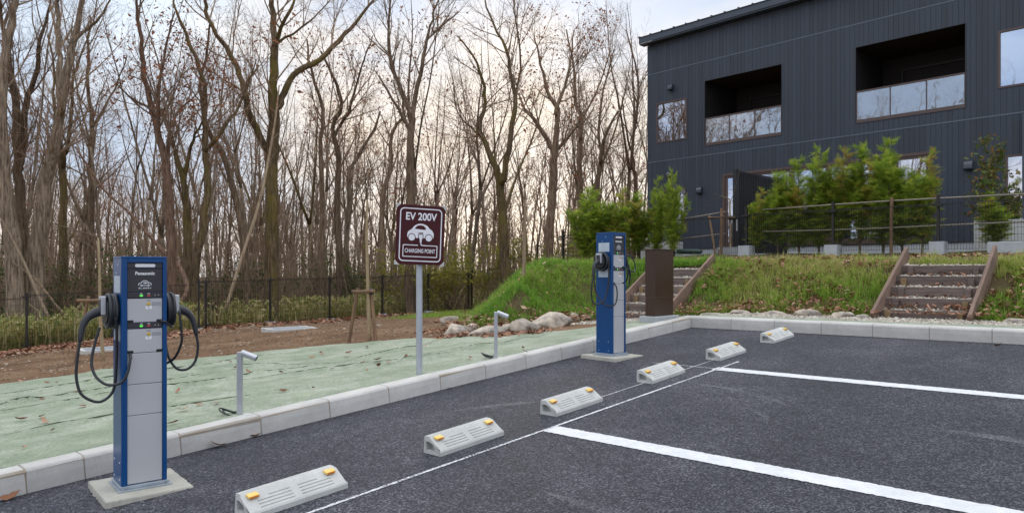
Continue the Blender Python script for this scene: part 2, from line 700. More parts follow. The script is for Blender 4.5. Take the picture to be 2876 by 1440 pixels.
def glass_mat(name, tint=(0.82, 0.87, 0.95), refl=0.55, wavy=0.0, body=0.0, bodycol=(0.5, 0.55, 0.6)):
    m_, nt, bs = nodes(name)
    gl = nt.nodes.new('ShaderNodeBsdfGlossy')
    gl.inputs['Color'].default_value = (*tint, 1)
    gl.inputs['Roughness'].default_value = 0.015
    tr = nt.nodes.new('ShaderNodeBsdfTransparent')
    tr.inputs['Color'].default_value = (0.75, 0.78, 0.8, 1)
    fr = nt.nodes.new('ShaderNodeFresnel')
    fr.inputs['IOR'].default_value = 1.5
    ma = nt.nodes.new('ShaderNodeMath')
    ma.operation = 'MAXIMUM'
    ma.inputs[1].default_value = refl
    nt.links.new(fr.outputs[0], ma.inputs[0])
    mx = nt.nodes.new('ShaderNodeMixShader')
    nt.links.new(ma.outputs[0], mx.inputs[0])
    src = tr.outputs[0]
    if body:
        df = nt.nodes.new('ShaderNodeBsdfDiffuse')
        df.inputs['Color'].default_value = (*bodycol, 1)
        m2 = nt.nodes.new('ShaderNodeMixShader')
        m2.inputs[0].default_value = body
        nt.links.new(tr.outputs[0], m2.inputs[1])
        nt.links.new(df.outputs[0], m2.inputs[2])
        src = m2.outputs[0]
    nt.links.new(src, mx.inputs[1])
    nt.links.new(gl.outputs[0], mx.inputs[2])
    if wavy:
        n_ = noise_node(nt, 2.2, 2, 0.5)
        b_ = nt.nodes.new('ShaderNodeBump')
        b_.inputs['Strength'].default_value = wavy
        b_.inputs['Distance'].default_value = 0.05
        nt.links.new(n_.outputs['Fac'], b_.inputs['Height'])
        nt.links.new(b_.outputs[0], gl.inputs['Normal'])
    nt.links.new(mx.outputs[0], nt.nodes['Material Output'].inputs['Surface'])
    return m_


def chalk_mat(name='chalk_line', c=(0.72, 0.72, 0.74), lo=0.57, hi=0.74, top=0.95):
    m_, nt, bs = nodes(name)
    bs.inputs['Base Color'].default_value = (*c, 1)
    bs.inputs['Roughness'].default_value = 0.9
    n_ = noise_node(nt, 60, 5, 0.75)
    n2 = noise_node(nt, 2.2, 3, 0.6)
    ad = nt.nodes.new('ShaderNodeMath')
    ad.operation = 'MULTIPLY_ADD'
    ad.inputs[1].default_value = 0.45
    nt.links.new(n2.outputs['Fac'], ad.inputs[0])
    nt.links.new(n_.outputs['Fac'], ad.inputs[2])
    r_ = ramp(nt, ad.outputs[0], [(lo, (0, 0, 0)), (hi, (top, top, top))])
    tr = nt.nodes.new('ShaderNodeBsdfTransparent')
    mx = nt.nodes.new('ShaderNodeMixShader')
    nt.links.new(r_.outputs[0], mx.inputs[0])
    nt.links.new(tr.outputs[0], mx.inputs[1])
    nt.links.new(bs.outputs[0], mx.inputs[2])
    nt.links.new(mx.outputs[0], nt.nodes['Material Output'].inputs['Surface'])
    return m_


def sheet_mat():
    m_, nt, bs = nodes('green_sheet')
    n1 = noise_node(nt, 2.0, 9, 0.78)
    c = ramp(nt, n1.outputs['Fac'], [(0.3, (0.20, 0.245, 0.165)), (0.48, (0.29, 0.33, 0.245)), (0.68, (0.45, 0.465, 0.39))])
    n2 = noise_node(nt, 130, 3, 0.8, stretch=(1, 0.35, 1))
    r2 = ramp(nt, n2.outputs['Fac'], [(0.3, (0.52, 0.55, 0.5)), (0.7, (1.35, 1.33, 1.34))])
    mu = nt.nodes.new('ShaderNodeMix')
    mu.data_type = 'RGBA'
    mu.blend_type = 'MULTIPLY'
    mu.inputs['Factor'].default_value = 1
    nt.links.new(c.outputs[0], mu.inputs['A'])
    nt.links.new(r2.outputs[0], mu.inputs['B'])
    n3 = noise_node(nt, 2.2, 8, 0.75)
    r3 = ramp(nt, n3.outputs['Fac'], [(0.56, (0, 0, 0)), (0.75, (0.6, 0.6, 0.6))])
    mx = nt.nodes.new('ShaderNodeMix')
    mx.data_type = 'RGBA'
    mx.inputs['B'].default_value = (0.25, 0.33, 0.16, 1)
    nt.links.new(r3.outputs[0], mx.inputs['Factor'])
    nt.links.new(mu.outputs['Result'], mx.inputs['A'])
    nt.links.new(mx.outputs['Result'], bs.inputs['Base Color'])
    bs.inputs['Roughness'].default_value = 0.75
    bs.inputs['Specular IOR Level'].default_value = 0.2
    b_ = nt.nodes.new('ShaderNodeBump')
    b_.inputs['Strength'].default_value = 0.35
    b_.inputs['Distance'].default_value = 0.01
    nt.links.new(n2.outputs['Fac'], b_.inputs['Height'])
    nt.links.new(b_.outputs[0], bs.inputs['Normal'])
    return m_


def concrete_mat(name, c, stain=(0.30, 0.25, 0.18), amt=0.35, vary=0.06, pits=True):
    m_, nt, bs = nodes(name)
    n1 = noise_node(nt, 5, 7, 0.7)
    r1 = ramp(nt, n1.outputs['Fac'], [(0.3, tuple(x * 0.86 for x in c)), (0.7, tuple(min(1, x * 1.1) for x in c))])
    n2 = noise_node(nt, 2.3, 7, 0.75)
    r2 = ramp(nt, n2.outputs['Fac'], [(0.58, (0, 0, 0)), (0.78, (amt, amt, amt))])
    mx = nt.nodes.new('ShaderNodeMix')
    mx.data_type = 'RGBA'
    mx.inputs['B'].default_value = (*stain, 1)
    nt.links.new(r2.outputs[0], mx.inputs['Factor'])
    nt.links.new(r1.outputs[0], mx.inputs['A'])
    out = mx.outputs['Result']
    if pits:
        n3 = noise_node(nt, 70, 3, 0.6)
        r3 = ramp(nt, n3.outputs['Fac'], [(0.24, (0.45, 0.43, 0.40)), (0.33, (1, 1, 1))])
        mu = nt.nodes.new('ShaderNodeMix')
        mu.data_type = 'RGBA'
        mu.blend_type = 'MULTIPLY'
        mu.inputs['Factor'].default_value = 1
        nt.links.new(out, mu.inputs['A'])
        nt.links.new(r3.outputs[0], mu.inputs['B'])
        out = mu.outputs['Result']
    oi = nt.nodes.new('ShaderNodeObjectInfo')
    mr = nt.nodes.new('ShaderNodeMapRange')
    mr.inputs['To Min'].default_value = 1 - vary
    mr.inputs['To Max'].default_value = 1 + vary
    nt.links.new(oi.outputs['Random'], mr.inputs['Value'])
    hs = nt.nodes.new('ShaderNodeHueSaturation')
    nt.links.new(mr.outputs[0], hs.inputs['Value'])
    nt.links.new(out, hs.inputs['Color'])
    nt.links.new(hs.outputs[0], bs.inputs['Base Color'])
    bs.inputs['Roughness'].default_value = 0.85
    bs.inputs['Specular IOR Level'].default_value = 0.25
    b_ = nt.nodes.new('ShaderNodeBump')
    b_.inputs['Strength'].default_value = 0.25
    b_.inputs['Distance'].default_value = 0.01
    nb = noise_node(nt, 45, 6, 0.7)
    nt.links.new(nb.outputs['Fac'], b_.inputs['Height'])
    nt.links.new(b_.outputs[0], bs.inputs['Normal'])
    return m_


def sticker_mat(name, bg, ink, rows=60):
    """flat print: lines of tiny unreadable text"""
    m_, nt, bs = nodes(name)
    tc = nt.nodes.new('ShaderNodeTexCoord')
    sp = nt.nodes.new('ShaderNodeSeparateXYZ')
    nt.links.new(tc.outputs['Generated'], sp.inputs[0])
    ml = nt.nodes.new('ShaderNodeMath')
    ml.operation = 'MULTIPLY'
    ml.inputs[1].default_value = rows
    nt.links.new(sp.outputs['Z'], ml.inputs[0])
    fr = nt.nodes.new('ShaderNodeMath')
    fr.operation = 'FRACT'
    nt.links.new(ml.outputs[0], fr.inputs[0])
    gt = nt.nodes.new('ShaderNodeMath')
    gt.operation = 'GREATER_THAN'
    gt.inputs[1].default_value = 0.5
    nt.links.new(fr.outputs[0], gt.inputs[0])
    n_ = noise_node(nt, 60, 2, 0.5, coord='Generated', stretch=(0.3, 0.3, 1))
    g2 = nt.nodes.new('ShaderNodeMath')
    g2.operation = 'GREATER_THAN'
    g2.inputs[1].default_value = 0.5
    nt.links.new(n_.outputs['Fac'], g2.inputs[0])
    mu = nt.nodes.new('ShaderNodeMath')
    mu.operation = 'MULTIPLY'
    nt.links.new(gt.outputs[0], mu.inputs[0])
    nt.links.new(g2.outputs[0], mu.inputs[1])
    mx = nt.nodes.new('ShaderNodeMix')
    mx.data_type = 'RGBA'
    mx.inputs['A'].default_value = (*bg, 1)
    mx.inputs['B'].default_value = (*ink, 1)
    nt.links.new(mu.outputs[0], mx.inputs['Factor'])
    nt.links.new(mx.outputs['Result'], bs.inputs['Base Color'])
    bs.inputs['Roughness'].default_value = 0.5
    return m_


M = dict(
    asphalt=asphalt_mat(), soil=ground_mat(), sheet=sheet_mat(), chalk=chalk_mat(), scuff=chalk_mat('scuff_dust', (0.33, 0.33, 0.335), 0.68, 0.95, 0.55),
    paint=pmat('road_paint', (0.78, 0.78, 0.79), (0.62, 0.62, 0.63), 14, 0.75, 0.4, 120, lo=0.3, hi=0.72, detail=9),
    kerb=concrete_mat('kerb_concrete', (0.555, 0.535, 0.505), (0.36, 0.28, 0.20), 0.4),
    seam_brown=pmat('cabinet_seam', (0.11, 0.07, 0.055), None, 5, 0.5),
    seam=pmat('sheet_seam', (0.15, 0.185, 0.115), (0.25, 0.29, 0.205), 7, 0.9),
    mortar=pmat('joint_mortar', (0.30, 0.225, 0.155), (0.36, 0.32, 0.27), 3, 0.9),
    pad=concrete_mat('pad_concrete', (0.46, 0.44, 0.38), (0.30, 0.21, 0.12), 0.55),
    stop=concrete_mat('stop_concrete', (0.52, 0.52, 0.50), (0.33, 0.345, 0.325), 0.55, 0.07),
    footing=concrete_mat('footing_concrete', (0.44, 0.45, 0.47), (0.28, 0.27, 0.24), 0.4),
    blue=pmat('blue_paint', (0.003, 0.060, 0.200), (0.003, 0.054, 0.185), 2, 0.30, metal=0.0, spec=0.35),
    silver=pmat('silver_paint', (0.50, 0.50, 0.52), (0.47, 0.47, 0.49), 3, 0.42, metal=0.2),
    panel_dark=pmat('dark_panel', (0.034, 0.034, 0.042), (0.030, 0.030, 0.037), 3, 0.4),
    black=pmat('black_rubber', (0.019, 0.021, 0.026), (0.026, 0.028, 0.033), 20, 0.45),
    void=pmat('slot_black', (0.004, 0.004, 0.005), None, 5, 0.6),
    white_print=pmat('white_print', (0.80, 0.80, 0.82), (0.76, 0.76, 0.78), 10, 0.5),
    lampcover=pmat('lamp_cover', (0.74, 0.74, 0.77), (0.70, 0.70, 0.73), 8, 0.3),
    galv=pmat('galvanised_steel', (0.42, 0.46, 0.50), (0.33, 0.37, 0.42), 14, 0.42, metal=0.55, bump=0.05),
    alu=pmat('aluminium', (0.52, 0.54, 0.57), (0.46, 0.48, 0.52), 8, 0.36, metal=0.6),
    pole=pmat('sign_pole_metal', (0.50, 0.53, 0.57), (0.44, 0.47, 0.52), 10, 0.45, metal=0.45),
    sticker=sticker_mat('info_sticker', (0.56, 0.64, 0.72), (0.16, 0.19, 0.24)),
    fineprint=sticker_mat('fine_print', (0.39, 0.39, 0.42), (0.12, 0.12, 0.14), 9),
    maroon=pmat('maroon_enamel', (0.062, 0.0095, 0.012), (0.055, 0.008, 0.010), 3, 0.5, spec=0.25),
    sign_white=pmat('sign_white', (0.82, 0.80, 0.84), (0.78, 0.76, 0.80), 12, 0.5),
    bracket=pmat('bracket_plastic', (0.55, 0.54, 0.52), (0.47, 0.46, 0.44), 20, 0.5),
    brown=pmat('brown_paint', (0.050, 0.024, 0.016), (0.044, 0.021, 0.014), 2, 0.36),
    amber=pmat('amber_reflector', (0.80, 0.50, 0.10), (0.84, 0.56, 0.14), 12, 0.28),
    amber_deep=pmat('amber_lens', (0.74, 0.24, 0.01), (0.66, 0.20, 0.01), 30, 0.22),
    green_lamp=None, red_lamp=None,
    key=pmat('yellow_key', (0.62, 0.40, 0.03), (0.55, 0.34, 0.02), 30, 0.4),
    siding=pmat('siding_board', (0.029, 0.038, 0.056), (0.041, 0.052, 0.074), 7, 0.55, 0.35, 30, stretch=(6, 6, 0.5), vary=0.16),
    wallback=pmat('wall_backing', (0.008, 0.010, 0.014), None, 4, 0.9),
    flashing=pmat('joint_flashing', (0.115, 0.14, 0.18), (0.095, 0.12, 0.155), 4, 0.4),
    fascia=pmat('fascia_metal', (0.062, 0.076, 0.100), (0.052, 0.065, 0.088), 3, 0.42),
    roofing=pmat('roof_metal', (0.035, 0.038, 0.045), (0.028, 0.030, 0.036), 3, 0.5),
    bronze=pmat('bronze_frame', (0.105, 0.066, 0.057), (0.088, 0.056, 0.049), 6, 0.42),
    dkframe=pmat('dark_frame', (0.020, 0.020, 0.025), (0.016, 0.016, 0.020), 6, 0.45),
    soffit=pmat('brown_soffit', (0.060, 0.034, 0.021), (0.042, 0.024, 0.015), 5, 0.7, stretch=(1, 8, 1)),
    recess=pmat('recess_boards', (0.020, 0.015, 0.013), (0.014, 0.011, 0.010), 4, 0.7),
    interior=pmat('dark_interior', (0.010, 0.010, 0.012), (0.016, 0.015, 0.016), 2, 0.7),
    glass=glass_mat('window_glass', (0.74, 0.82, 0.97), 0.72, 0.012),
    glass_rail=glass_mat('railing_glass', (0.84, 0.86, 0.90), 0.50, 0.03, 0.25, (0.36, 0.40, 0.44)),
    hood=pmat('vent_hood_paint', (0.040, 0.050, 0.068), (0.035, 0.044, 0.060), 4, 0.25),
    found=concrete_mat('foundation_concrete', (0.46, 0.48, 0.51), (0.30, 0.30, 0.30), 0.3),
    unit=pmat('pale_plastic', (0.56, 0.57, 0.56), (0.50, 0.51, 0.50), 5, 0.5),
    fence=pmat('fence_metal', (0.014, 0.011, 0.010), (0.020, 0.016, 0.014), 8, 0.5),
    rope=pmat('support_pole', (0.30, 0.26, 0.21), (0.19, 0.16, 0.125), 25, 0.8, 0.3),
    stake=pmat('wood_stake', (0.27, 0.165, 0.095), (0.16, 0.095, 0.055), 12, 0.8, 0.5, 40, stretch=(3, 3, 0.3), vary=0.15),
    plank=pmat('stair_timber', (0.215, 0.165, 0.145), (0.125, 0.093, 0.083), 8, 0.85, 0.5, 40, stretch=(0.35, 4, 4), vary=0.15),
    newstake=pmat('new_timber', (0.30, 0.205, 0.10), (0.20, 0.13, 0.065), 10, 0.8, 0.4, 40, stretch=(3, 3, 0.3), vary=0.2),
    rail=pmat('stringer_timber', (0.27, 0.175, 0.13), (0.17, 0.108, 0.08), 8, 0.8, 0.5, 40, stretch=(4, 0.35, 0.35), vary=0.08),
    wrap=pmat('trunk_wrap', (0.44, 0.33, 0.20), (0.31, 0.225, 0.13), 18, 0.9, 0.6, 40, stretch=(1, 1, 3)),
    twig=pmat('twig_bark', (0.16, 0.115, 0.075), (0.11, 0.08, 0.05), 10, 0.85),
    rock=pmat('field_rock', (0.58, 0.49, 0.39), (0.22, 0.195, 0.175), 5, 0.9, 1.0, 14, vary=0.18, lo=0.38, hi=0.66, detail=10),
    tarp=pmat('green_tarp', (0.012, 0.030, 0.026), (0.018, 0.04, 0.034), 10, 0.5),
    bark=bark_mat('bark_brown', (0.085, 0.057, 0.038), (0.30, 0.21, 0.14)),
    bark_grey=bark_mat('bark_grey', (0.095, 0.070, 0.050), (0.38, 0.29, 0.21)),
    bark_moss=bark_mat('bark_moss', (0.065, 0.045, 0.026), (0.24, 0.17, 0.10), 0.5),
    bark_red=bark_mat('bark_reddish', (0.10, 0.060, 0.042), (0.31, 0.195, 0.135)),
    bark_pale=bark_mat('bark_pale', (0.25, 0.18, 0.118), (0.42, 0.32, 0.22)),
    branch=pmat('branch_bark', (0.31, 0.215, 0.145), (0.20, 0.135, 0.09), 3, 0.9, vary=0.25),
    thicket=pmat('thicket_bark', (0.30, 0.20, 0.125), (0.17, 0.118, 0.078), 0.8, 0.9),
    grass=leafmat('grass_blades', [(0.0, (0.13, 0.29, 0.030)), (0.4, (0.23, 0.40, 0.050)), (0.72, (0.38, 0.44, 0.085)), (1.0, (0.58, 0.47, 0.24))], trans=0.4),
    sasa=leafmat('bamboo_grass', [(0.0, (0.14, 0.20, 0.045)), (0.5, (0.34, 0.33, 0.10)), (0.8, (0.56, 0.46, 0.20)), (1.0, (0.64, 0.55, 0.33))], trans=0.35),
    conifer=leafmat('conifer_sprays', [(0.0, (0.13, 0.24, 0.03)), (0.45, (0.31, 0.42, 0.05)), (0.8, (0.52, 0.55, 0.085)), (0.93, (0.50, 0.44, 0.09)), (1.0, (0.48, 0.26, 0.08))], trans=0.55),
    shrubleaf=leafmat('shrub_leaves', [(0.0, (0.14, 0.17, 0.025)), (0.5, (0.26, 0.25, 0.035)), (1.0, (0.38, 0.30, 0.06))], trans=0.4),
    evergreen=leafmat('evergreen_leaves', [(0.0, (0.030, 0.055, 0.012)), (0.6, (0.075, 0.105, 0.02)), (1.0, (0.15, 0.15, 0.04))]),
    broad=leafmat('broad_leaves', [(0.0, (0.045, 0.085, 0.014)), (0.5, (0.12, 0.15, 0.03)), (0.8, (0.20, 0.15, 0.04)), (1.0, (0.24, 0.10, 0.04))]),
    litter=leafmat('dead_leaves', [(0.0, (0.13, 0.055, 0.030)), (0.4, (0.24, 0.105, 0.055)), (0.75, (0.36, 0.19, 0.115)), (1.0, (0.48, 0.33, 0.23))], trans=0.1),
    russet=leafmat('russet_leaves', [(0.0, (0.20, 0.065, 0.03)), (1.0, (0.36, 0.14, 0.06))], trans=0.35),
    pebble=leafmat('soil_pebbles', [(0.0, (0.12, 0.078, 0.048)), (0.7, (0.24, 0.17, 0.115)), (1.0, (0.46, 0.40, 0.32))], rough=0.9, trans=0.0),
    gravel=leafmat('gravel_stones', [(0.0, (0.30, 0.26, 0.21)), (0.5, (0.46, 0.41, 0.34)), (1.0, (0.64, 0.60, 0.52))], rough=0.9, trans=0.0),
)


def emit_mat(name, c, s):
    m_, nt, bs = nodes(name)
    bs.inputs['Base Color'].default_value = (*c, 1)
    bs.inputs['Emission Color'].default_value = (*c, 1)
    bs.inputs['Emission Strength'].default_value = s
    return m_


M['green_lamp'] = emit_mat('green_led', (0.12, 0.80, 0.10), 0.35)
M['red_lamp'] = pmat('red_button', (0.45, 0.07, 0.06), (0.40, 0.06, 0.05), 20, 0.35)

# ------------------------------------------------------------------ ground
fx = np.concatenate([[-160, -120, -90, -70, -55, -45, -38, -32, -27, -23], np.arange(-20, -0.3, 0.25), [-0.2, -0.12, -0.06, 0.0], np.arange(0.25, 12, 0.25), [13, 15, 18, 22, 28, 36, 48, 65, 90, 120, 160]])
fy = np.concatenate([[-160, -110, -80, -60, -45, -32, -24, -18, -13, -9], np.arange(-7, 7.1, 0.25), [7.1, 7.16, 7.22, 7.3], np.arange(7.5, 21, 0.25), [22, 24, 27, 31, 36, 42, 50, 60, 75, 95, 120, 160]])
gx, gy = np.meshgrid(fx, fy, indexing='xy')
gz = T(gx, gy)
in_lot = (gx > -0.1) & (gy < 7.18)
gz = np.where(in_lot, lot(gx, gy) - 0.10, gz)
ny_, nx_ = gx.shape
ids = np.arange(nx_ * ny_).reshape(ny_, nx_)
q = np.stack([ids[:-1, :-1], ids[:-1, 1:], ids[1:, 1:], ids[1:, :-1]], -1).reshape(-1, 4)
d_f = foot_dist(gx, gy)
zone = np.clip(np.maximum((-14.3 - gx) / 1.2, d_f / 0.4), 0, 1)
mb = MB().add(np.stack([gx, gy, gz], -1).reshape(-1, 3), q, zone.ravel() + 1e-4)
tag(mb.build('ground', M['soil'], smooth=True), kind='structure')

mb = MB()
n_ = 24
xs_, ys_ = np.linspace(-0.02, 70, n_), np.linspace(-60, 7.12, n_)
lx, ly = np.meshgrid(xs_, ys_)
ids = np.arange(n_ * n_).reshape(n_, n_)
mb.add(np.stack([lx, ly, lot(lx, ly)], -1).reshape(-1, 3), np.stack([ids[:-1, :-1], ids[:-1, 1:], ids[1:, 1:], ids[1:, :-1]], -1).reshape(-1, 4))
tag(mb.build('parking_lot', M['asphalt']), kind='structure')


def strip(name, x0, x1, y0, y1, mat, dz=0.004, jitter=0.003, step=0.014):
    mb = MB()
    along_x = (x1 - x0) > (y1 - y0)
    L = (x1 - x0) if along_x else (y1 - y0)
    n = int(L / step)
    t = np.linspace(0, L, n)
    j0, j1 = rng.normal(0, jitter, n), rng.normal(0, jitter, n)
    if along_x:
        a = np.stack([x0 + t, y0 + j0], -1)
        b = np.stack([x0 + t, y1 + j1], -1)
    else:
        a = np.stack([x0 + j0, y0 + t], -1)
        b = np.stack([x1 + j1, y0 + t], -1)
    v = np.concatenate([a, b])
    z = lot(v[:, 0], v[:, 1]) + dz
    f = [(i, i + 1, n + i + 1, n + i) for i in range(n - 1)]
    mb.add(np.column_stack([v, z]), f)
    return tag(mb.build(name, mat), kind='structure')


strip('parking_line', 1.75, 9.5, 1.825, 1.985, M['paint'])
strip('parking_line', 1.72, 9.5, 4.41, 4.562, M['paint'])
strip('parking_line', 1.75, 9.5, -0.755, -0.595, M['paint'])
strip('chalk_line', 1.744, 1.768, -2.5, 4.93, M['chalk'], 0.004, 0.002)
strip('chalk_line', 1.0, 1.72, 4.478, 4.492, M['chalk'], 0.004, 0.002)
strip('chalk_line', 1.485, 1.495, 2.8, 4.9, M['chalk'], 0.004, 0.001)

def scuff(p0, p1, bend, w):
    p0, p1 = np.array(p0), np.array(p1)
    d = (p1 - p0) / np.linalg.norm(p1 - p0)
    nn_ = np.array([-d[1], d[0]])
    t = np.linspace(0, 1, 40)
    c = p0 + (p1 - p0) * t[:, None] + nn_ * (bend * 4 * t * (1 - t))[:, None]
    ww = (w * np.sin(np.pi * np.clip(t, 0.03, 0.97)) ** 0.5)[:, None]
    v = np.concatenate([c + nn_ * ww, c - nn_ * ww])
    return tag(MB().add(np.column_stack([v, lot(v[:, 0], v[:, 1]) + 0.003]), [(i, i + 1, 41 + i, 40 + i) for i in range(39)]).build('tyre_scuff', M['scuff']), kind='structure')


scuff((1.95, 3.75), (2.95, 3.35), 0.10, 0.035)
scuff((2.70, 3.15), (2.95, 2.90), 0.03, 0.03)
scuff((3.6, 3.2), (5.2, 3.0), 0.12, 0.05)
scuff((2.6, 0.9), (4.2, 1.1), -0.10, 0.06)
scuff((0.75, 1.9), (1.15, 2.5), 0.04, 0.05)
scuff((0.9, 3.3), (1.25, 4.1), -0.05, 0.06)

# ------------------------------------------------------------------ kerbs
def kerb_block_mesh(L):
    # along local +Y, back at x = -0.15, face at x = 0 with a rounded top edge
    prof = [(0.0, -0.08), (0.0, 0.08), (-0.004, 0.128), (-0.014, 0.143), (-0.030, 0.15), (-0.15, 0.15), (-0.15, -0.08)]
    mb = MB().prism(prof, 0.0025, L - 0.0025, axis=1)
    me = mb.mesh('kerb_block')
    me.materials.append(M['kerb'])
    return me


KB = {}


def kerb_block(parent, Mx, L):
    k = round(L, 3)
    if k not in KB:
        KB[k] = kerb_block_mesh(L)
    o = bpy.data.objects.new('kerb_block', KB[k])
    col.objects.link(o)
    o.parent = parent
    o.matrix_local = Mx
    b = o.modifiers.new('bevel', 'BEVEL')
    b.width = 0.004
    b.segments = 1
    b.limit_method = 'ANGLE'
    return o


kerb = empty('kerb', Matrix.Identity(4), kind='structure')
joints = [-3.9, -3.3, -2.7, -2.1, -1.517, -0.917, -0.6, 0.0] + [0.6 * i for i in range(1, 12)] + [7.1]
for a_, b_ in zip(joints[:-1], joints[1:]):
    kerb_block(kerb, lot_matrix(random.uniform(-.002, .002), a_, R(random.uniform(-.15, .15)), random.uniform(-.002, .002)), b_ - a_)
MB().add([(p[0], y_, p[1] + lot(p[0], y_)) for y_ in (-3.9, 7.09) for p in ((-0.006, -0.05), (-0.006, 0.13), (-0.02, 0.144), (-0.14, 0.144), (-0.14, -0.05))], [(0, 1, 6, 5), (1, 2, 7, 6), (2, 3, 8, 7), (3, 4, 9, 8)]).build('mortar', M['mortar'], kerb)
MB().add([(x_, 7.105 - p[0], p[1] + lot(x_, 7.105)) for x_ in (-0.14, 11.0) for p in ((-0.006, -0.05), (-0.006, 0.13), (-0.02, 0.144), (-0.14, 0.144), (-0.14, -0.05))], [(0, 1, 6, 5), (1, 2, 7, 6), (2, 3, 8, 7), (3, 4, 9, 8)]).build('mortar', M['mortar'], kerb)
kerb2 = empty('kerb', Matrix.Identity(4), kind='structure')
x = -0.15
for i in range(19):
    L = 0.6 if i else 0.75
    # local +Y runs along world +X... turn so the face looks back at the lot
    kerb_block(kerb2, lot_matrix(x + L, 7.105 + random.uniform(-.002, .002), R(90), random.uniform(-.002, .002)) @ Matrix.Diagonal((-1, 1, 1, 1)) if False else
               lot_matrix(x + L, 7.105, R(90), random.uniform(-.002, .002)) @ Matrix.Rotation(0, 4, 'Z') @ Matrix.Diagonal((-1, 1, 1, 1)), L)
    x += L

# ------------------------------------------------------------------ green ground sheet
FOLDS = ((-2.6, 1.0, 72, 2.2), (-1.5, 2.6, 62, 1.6), (-3.4, 0.3, 80, 2.0), (-1.1, 3.9, 80, 1.3), (-2.2, 3.6, 100, 1.2), (-4.4, 1.4, 75, 2.2), (-1.2, 0.2, 70, 1.2),
         (-3.0, 2.2, 20, 1.1), (-1.8, 1.0, 5, 0.9), (-0.9, 2.9, 100, 1.0), (-3.6, -0.6, 95, 1.2), (-0.8, 1.2, 88, 0.8))


def sheet_z(xx, yy):
    z = T(xx, yy) + 0.018
    wr = np.abs(vnoise(xx + 0.35 * yy, yy * 0.25 + xx * 0.1, 0.5, 5)) ** 0.7
    z = z + 0.028 * (0.5 - wr) + 0.014 * vnoise(xx, yy, 0.22, 9)
    for (cx, cy, an, ln) in FOLDS:                           # long folds
        dx, dy = math.cos(R(an)), math.sin(R(an))
        s_ = (xx - cx) * dx + (yy - cy) * dy
        t_ = -(xx - cx) * dy + (yy - cy) * dx + 0.06 * np.sin(s_ * 4) + 0.03 * np.sin(s_ * 9 + cx)
        z = z + 0.034 * np.exp(-(t_ / 0.026) ** 2) * np.clip(1.2 - np.abs(s_) / ln, 0, 1)
    return z


def sheet(name, label, rows):
    """rows: list of polylines across (each the same number of points) as (x, y)"""
    P = np.array(rows, float)
    n, m2 = P.shape[:2]
    xx, yy = P[..., 0], P[..., 1]
    z = sheet_z(xx, yy)
    z = np.where((xx > -0.26) & (yy < 7.2), np.minimum(z, lot(xx, yy) + 0.15 - 0.006 + 0.5 * np.maximum(-0.16 - xx, 0)), z)
    edge = np.minimum(np.arange(m2), 2)[None, :] / 2.0
    z = z * 1.0 - 0.004 * (1 - edge)
    ids = np.arange(n * m2).reshape(n, m2)
    mb = MB().add(np.stack([xx, yy, z], -1).reshape(-1, 3), np.stack([ids[:-1, :-1], ids[:-1, 1:], ids[1:, 1:], ids[1:, :-1]], -1).reshape(-1, 4))
    o = mb.build(name, M['sheet'], smooth=True)
    so_ = o.modifiers.new('solid', 'SOLIDIFY')
    so_.thickness = 0.004
    so_.offset = -1
    so_.use_rim = True
    return tag(o, label, 'ground sheet')


edge_px = [(-700, 1140), (-350, 1112), (0, 1083), (120, 1066), (312, 1038), (470, 1016), (600, 1004), (760, 988), (935, 971), (1100, 958), (1250, 952), (1340, 949), (1420, 944), (1500, 939), (1570, 932), (1640, 924), (1700, 917)]
edge = np.array([gp(*p)[0][:2] for p in edge_px] + [(-0.9, 7.9)])
ye = np.linspace(edge[0, 1], 7.5, 330)
o_ = np.argsort(edge[:, 1])
xe_ = np.interp(ye, edge[o_, 1], edge[o_, 0]) + vnoise(ye, ye * 0, 0.5, 3) * 0.16
rows = []
for y_, x_ in zip(ye, xe_):
    rows.append([(x_ + (-0.152 - x_) * t, y_) for t in np.linspace(0, 1, 150)])
sheet('ground_sheet', 'wide pale green ground sheet spread behind the left kerb', rows)
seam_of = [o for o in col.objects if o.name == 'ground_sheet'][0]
for (cx, cy, an, ln) in FOLDS[:8]:  # dark ribbons along the folds: crease shade put in as colour
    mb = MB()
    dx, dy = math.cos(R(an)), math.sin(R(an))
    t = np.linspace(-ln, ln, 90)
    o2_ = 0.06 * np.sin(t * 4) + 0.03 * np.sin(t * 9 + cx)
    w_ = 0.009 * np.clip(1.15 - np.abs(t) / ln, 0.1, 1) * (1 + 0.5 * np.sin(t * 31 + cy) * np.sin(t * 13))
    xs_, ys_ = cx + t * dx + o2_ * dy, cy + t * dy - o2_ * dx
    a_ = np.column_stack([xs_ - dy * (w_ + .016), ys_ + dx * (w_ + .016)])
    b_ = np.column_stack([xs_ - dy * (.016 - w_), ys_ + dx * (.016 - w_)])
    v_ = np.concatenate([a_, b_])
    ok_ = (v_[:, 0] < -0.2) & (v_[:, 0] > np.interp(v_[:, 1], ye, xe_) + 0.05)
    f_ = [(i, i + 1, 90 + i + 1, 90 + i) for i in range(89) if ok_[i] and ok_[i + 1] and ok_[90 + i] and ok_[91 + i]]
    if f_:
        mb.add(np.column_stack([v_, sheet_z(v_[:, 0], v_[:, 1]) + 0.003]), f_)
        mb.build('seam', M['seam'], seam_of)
rows = []
for x_ in np.linspace(-0.1, 9, 90):
    rows.append([(x_, 7.255 + (0.40 + 0.07 * float(vnoise(x_, 0, 0.7, 4))) * t) for t in np.linspace(1, 0, 8)])
sheet('ground_sheet', 'narrow strip of green ground sheet between the back kerb and the gravel', rows)

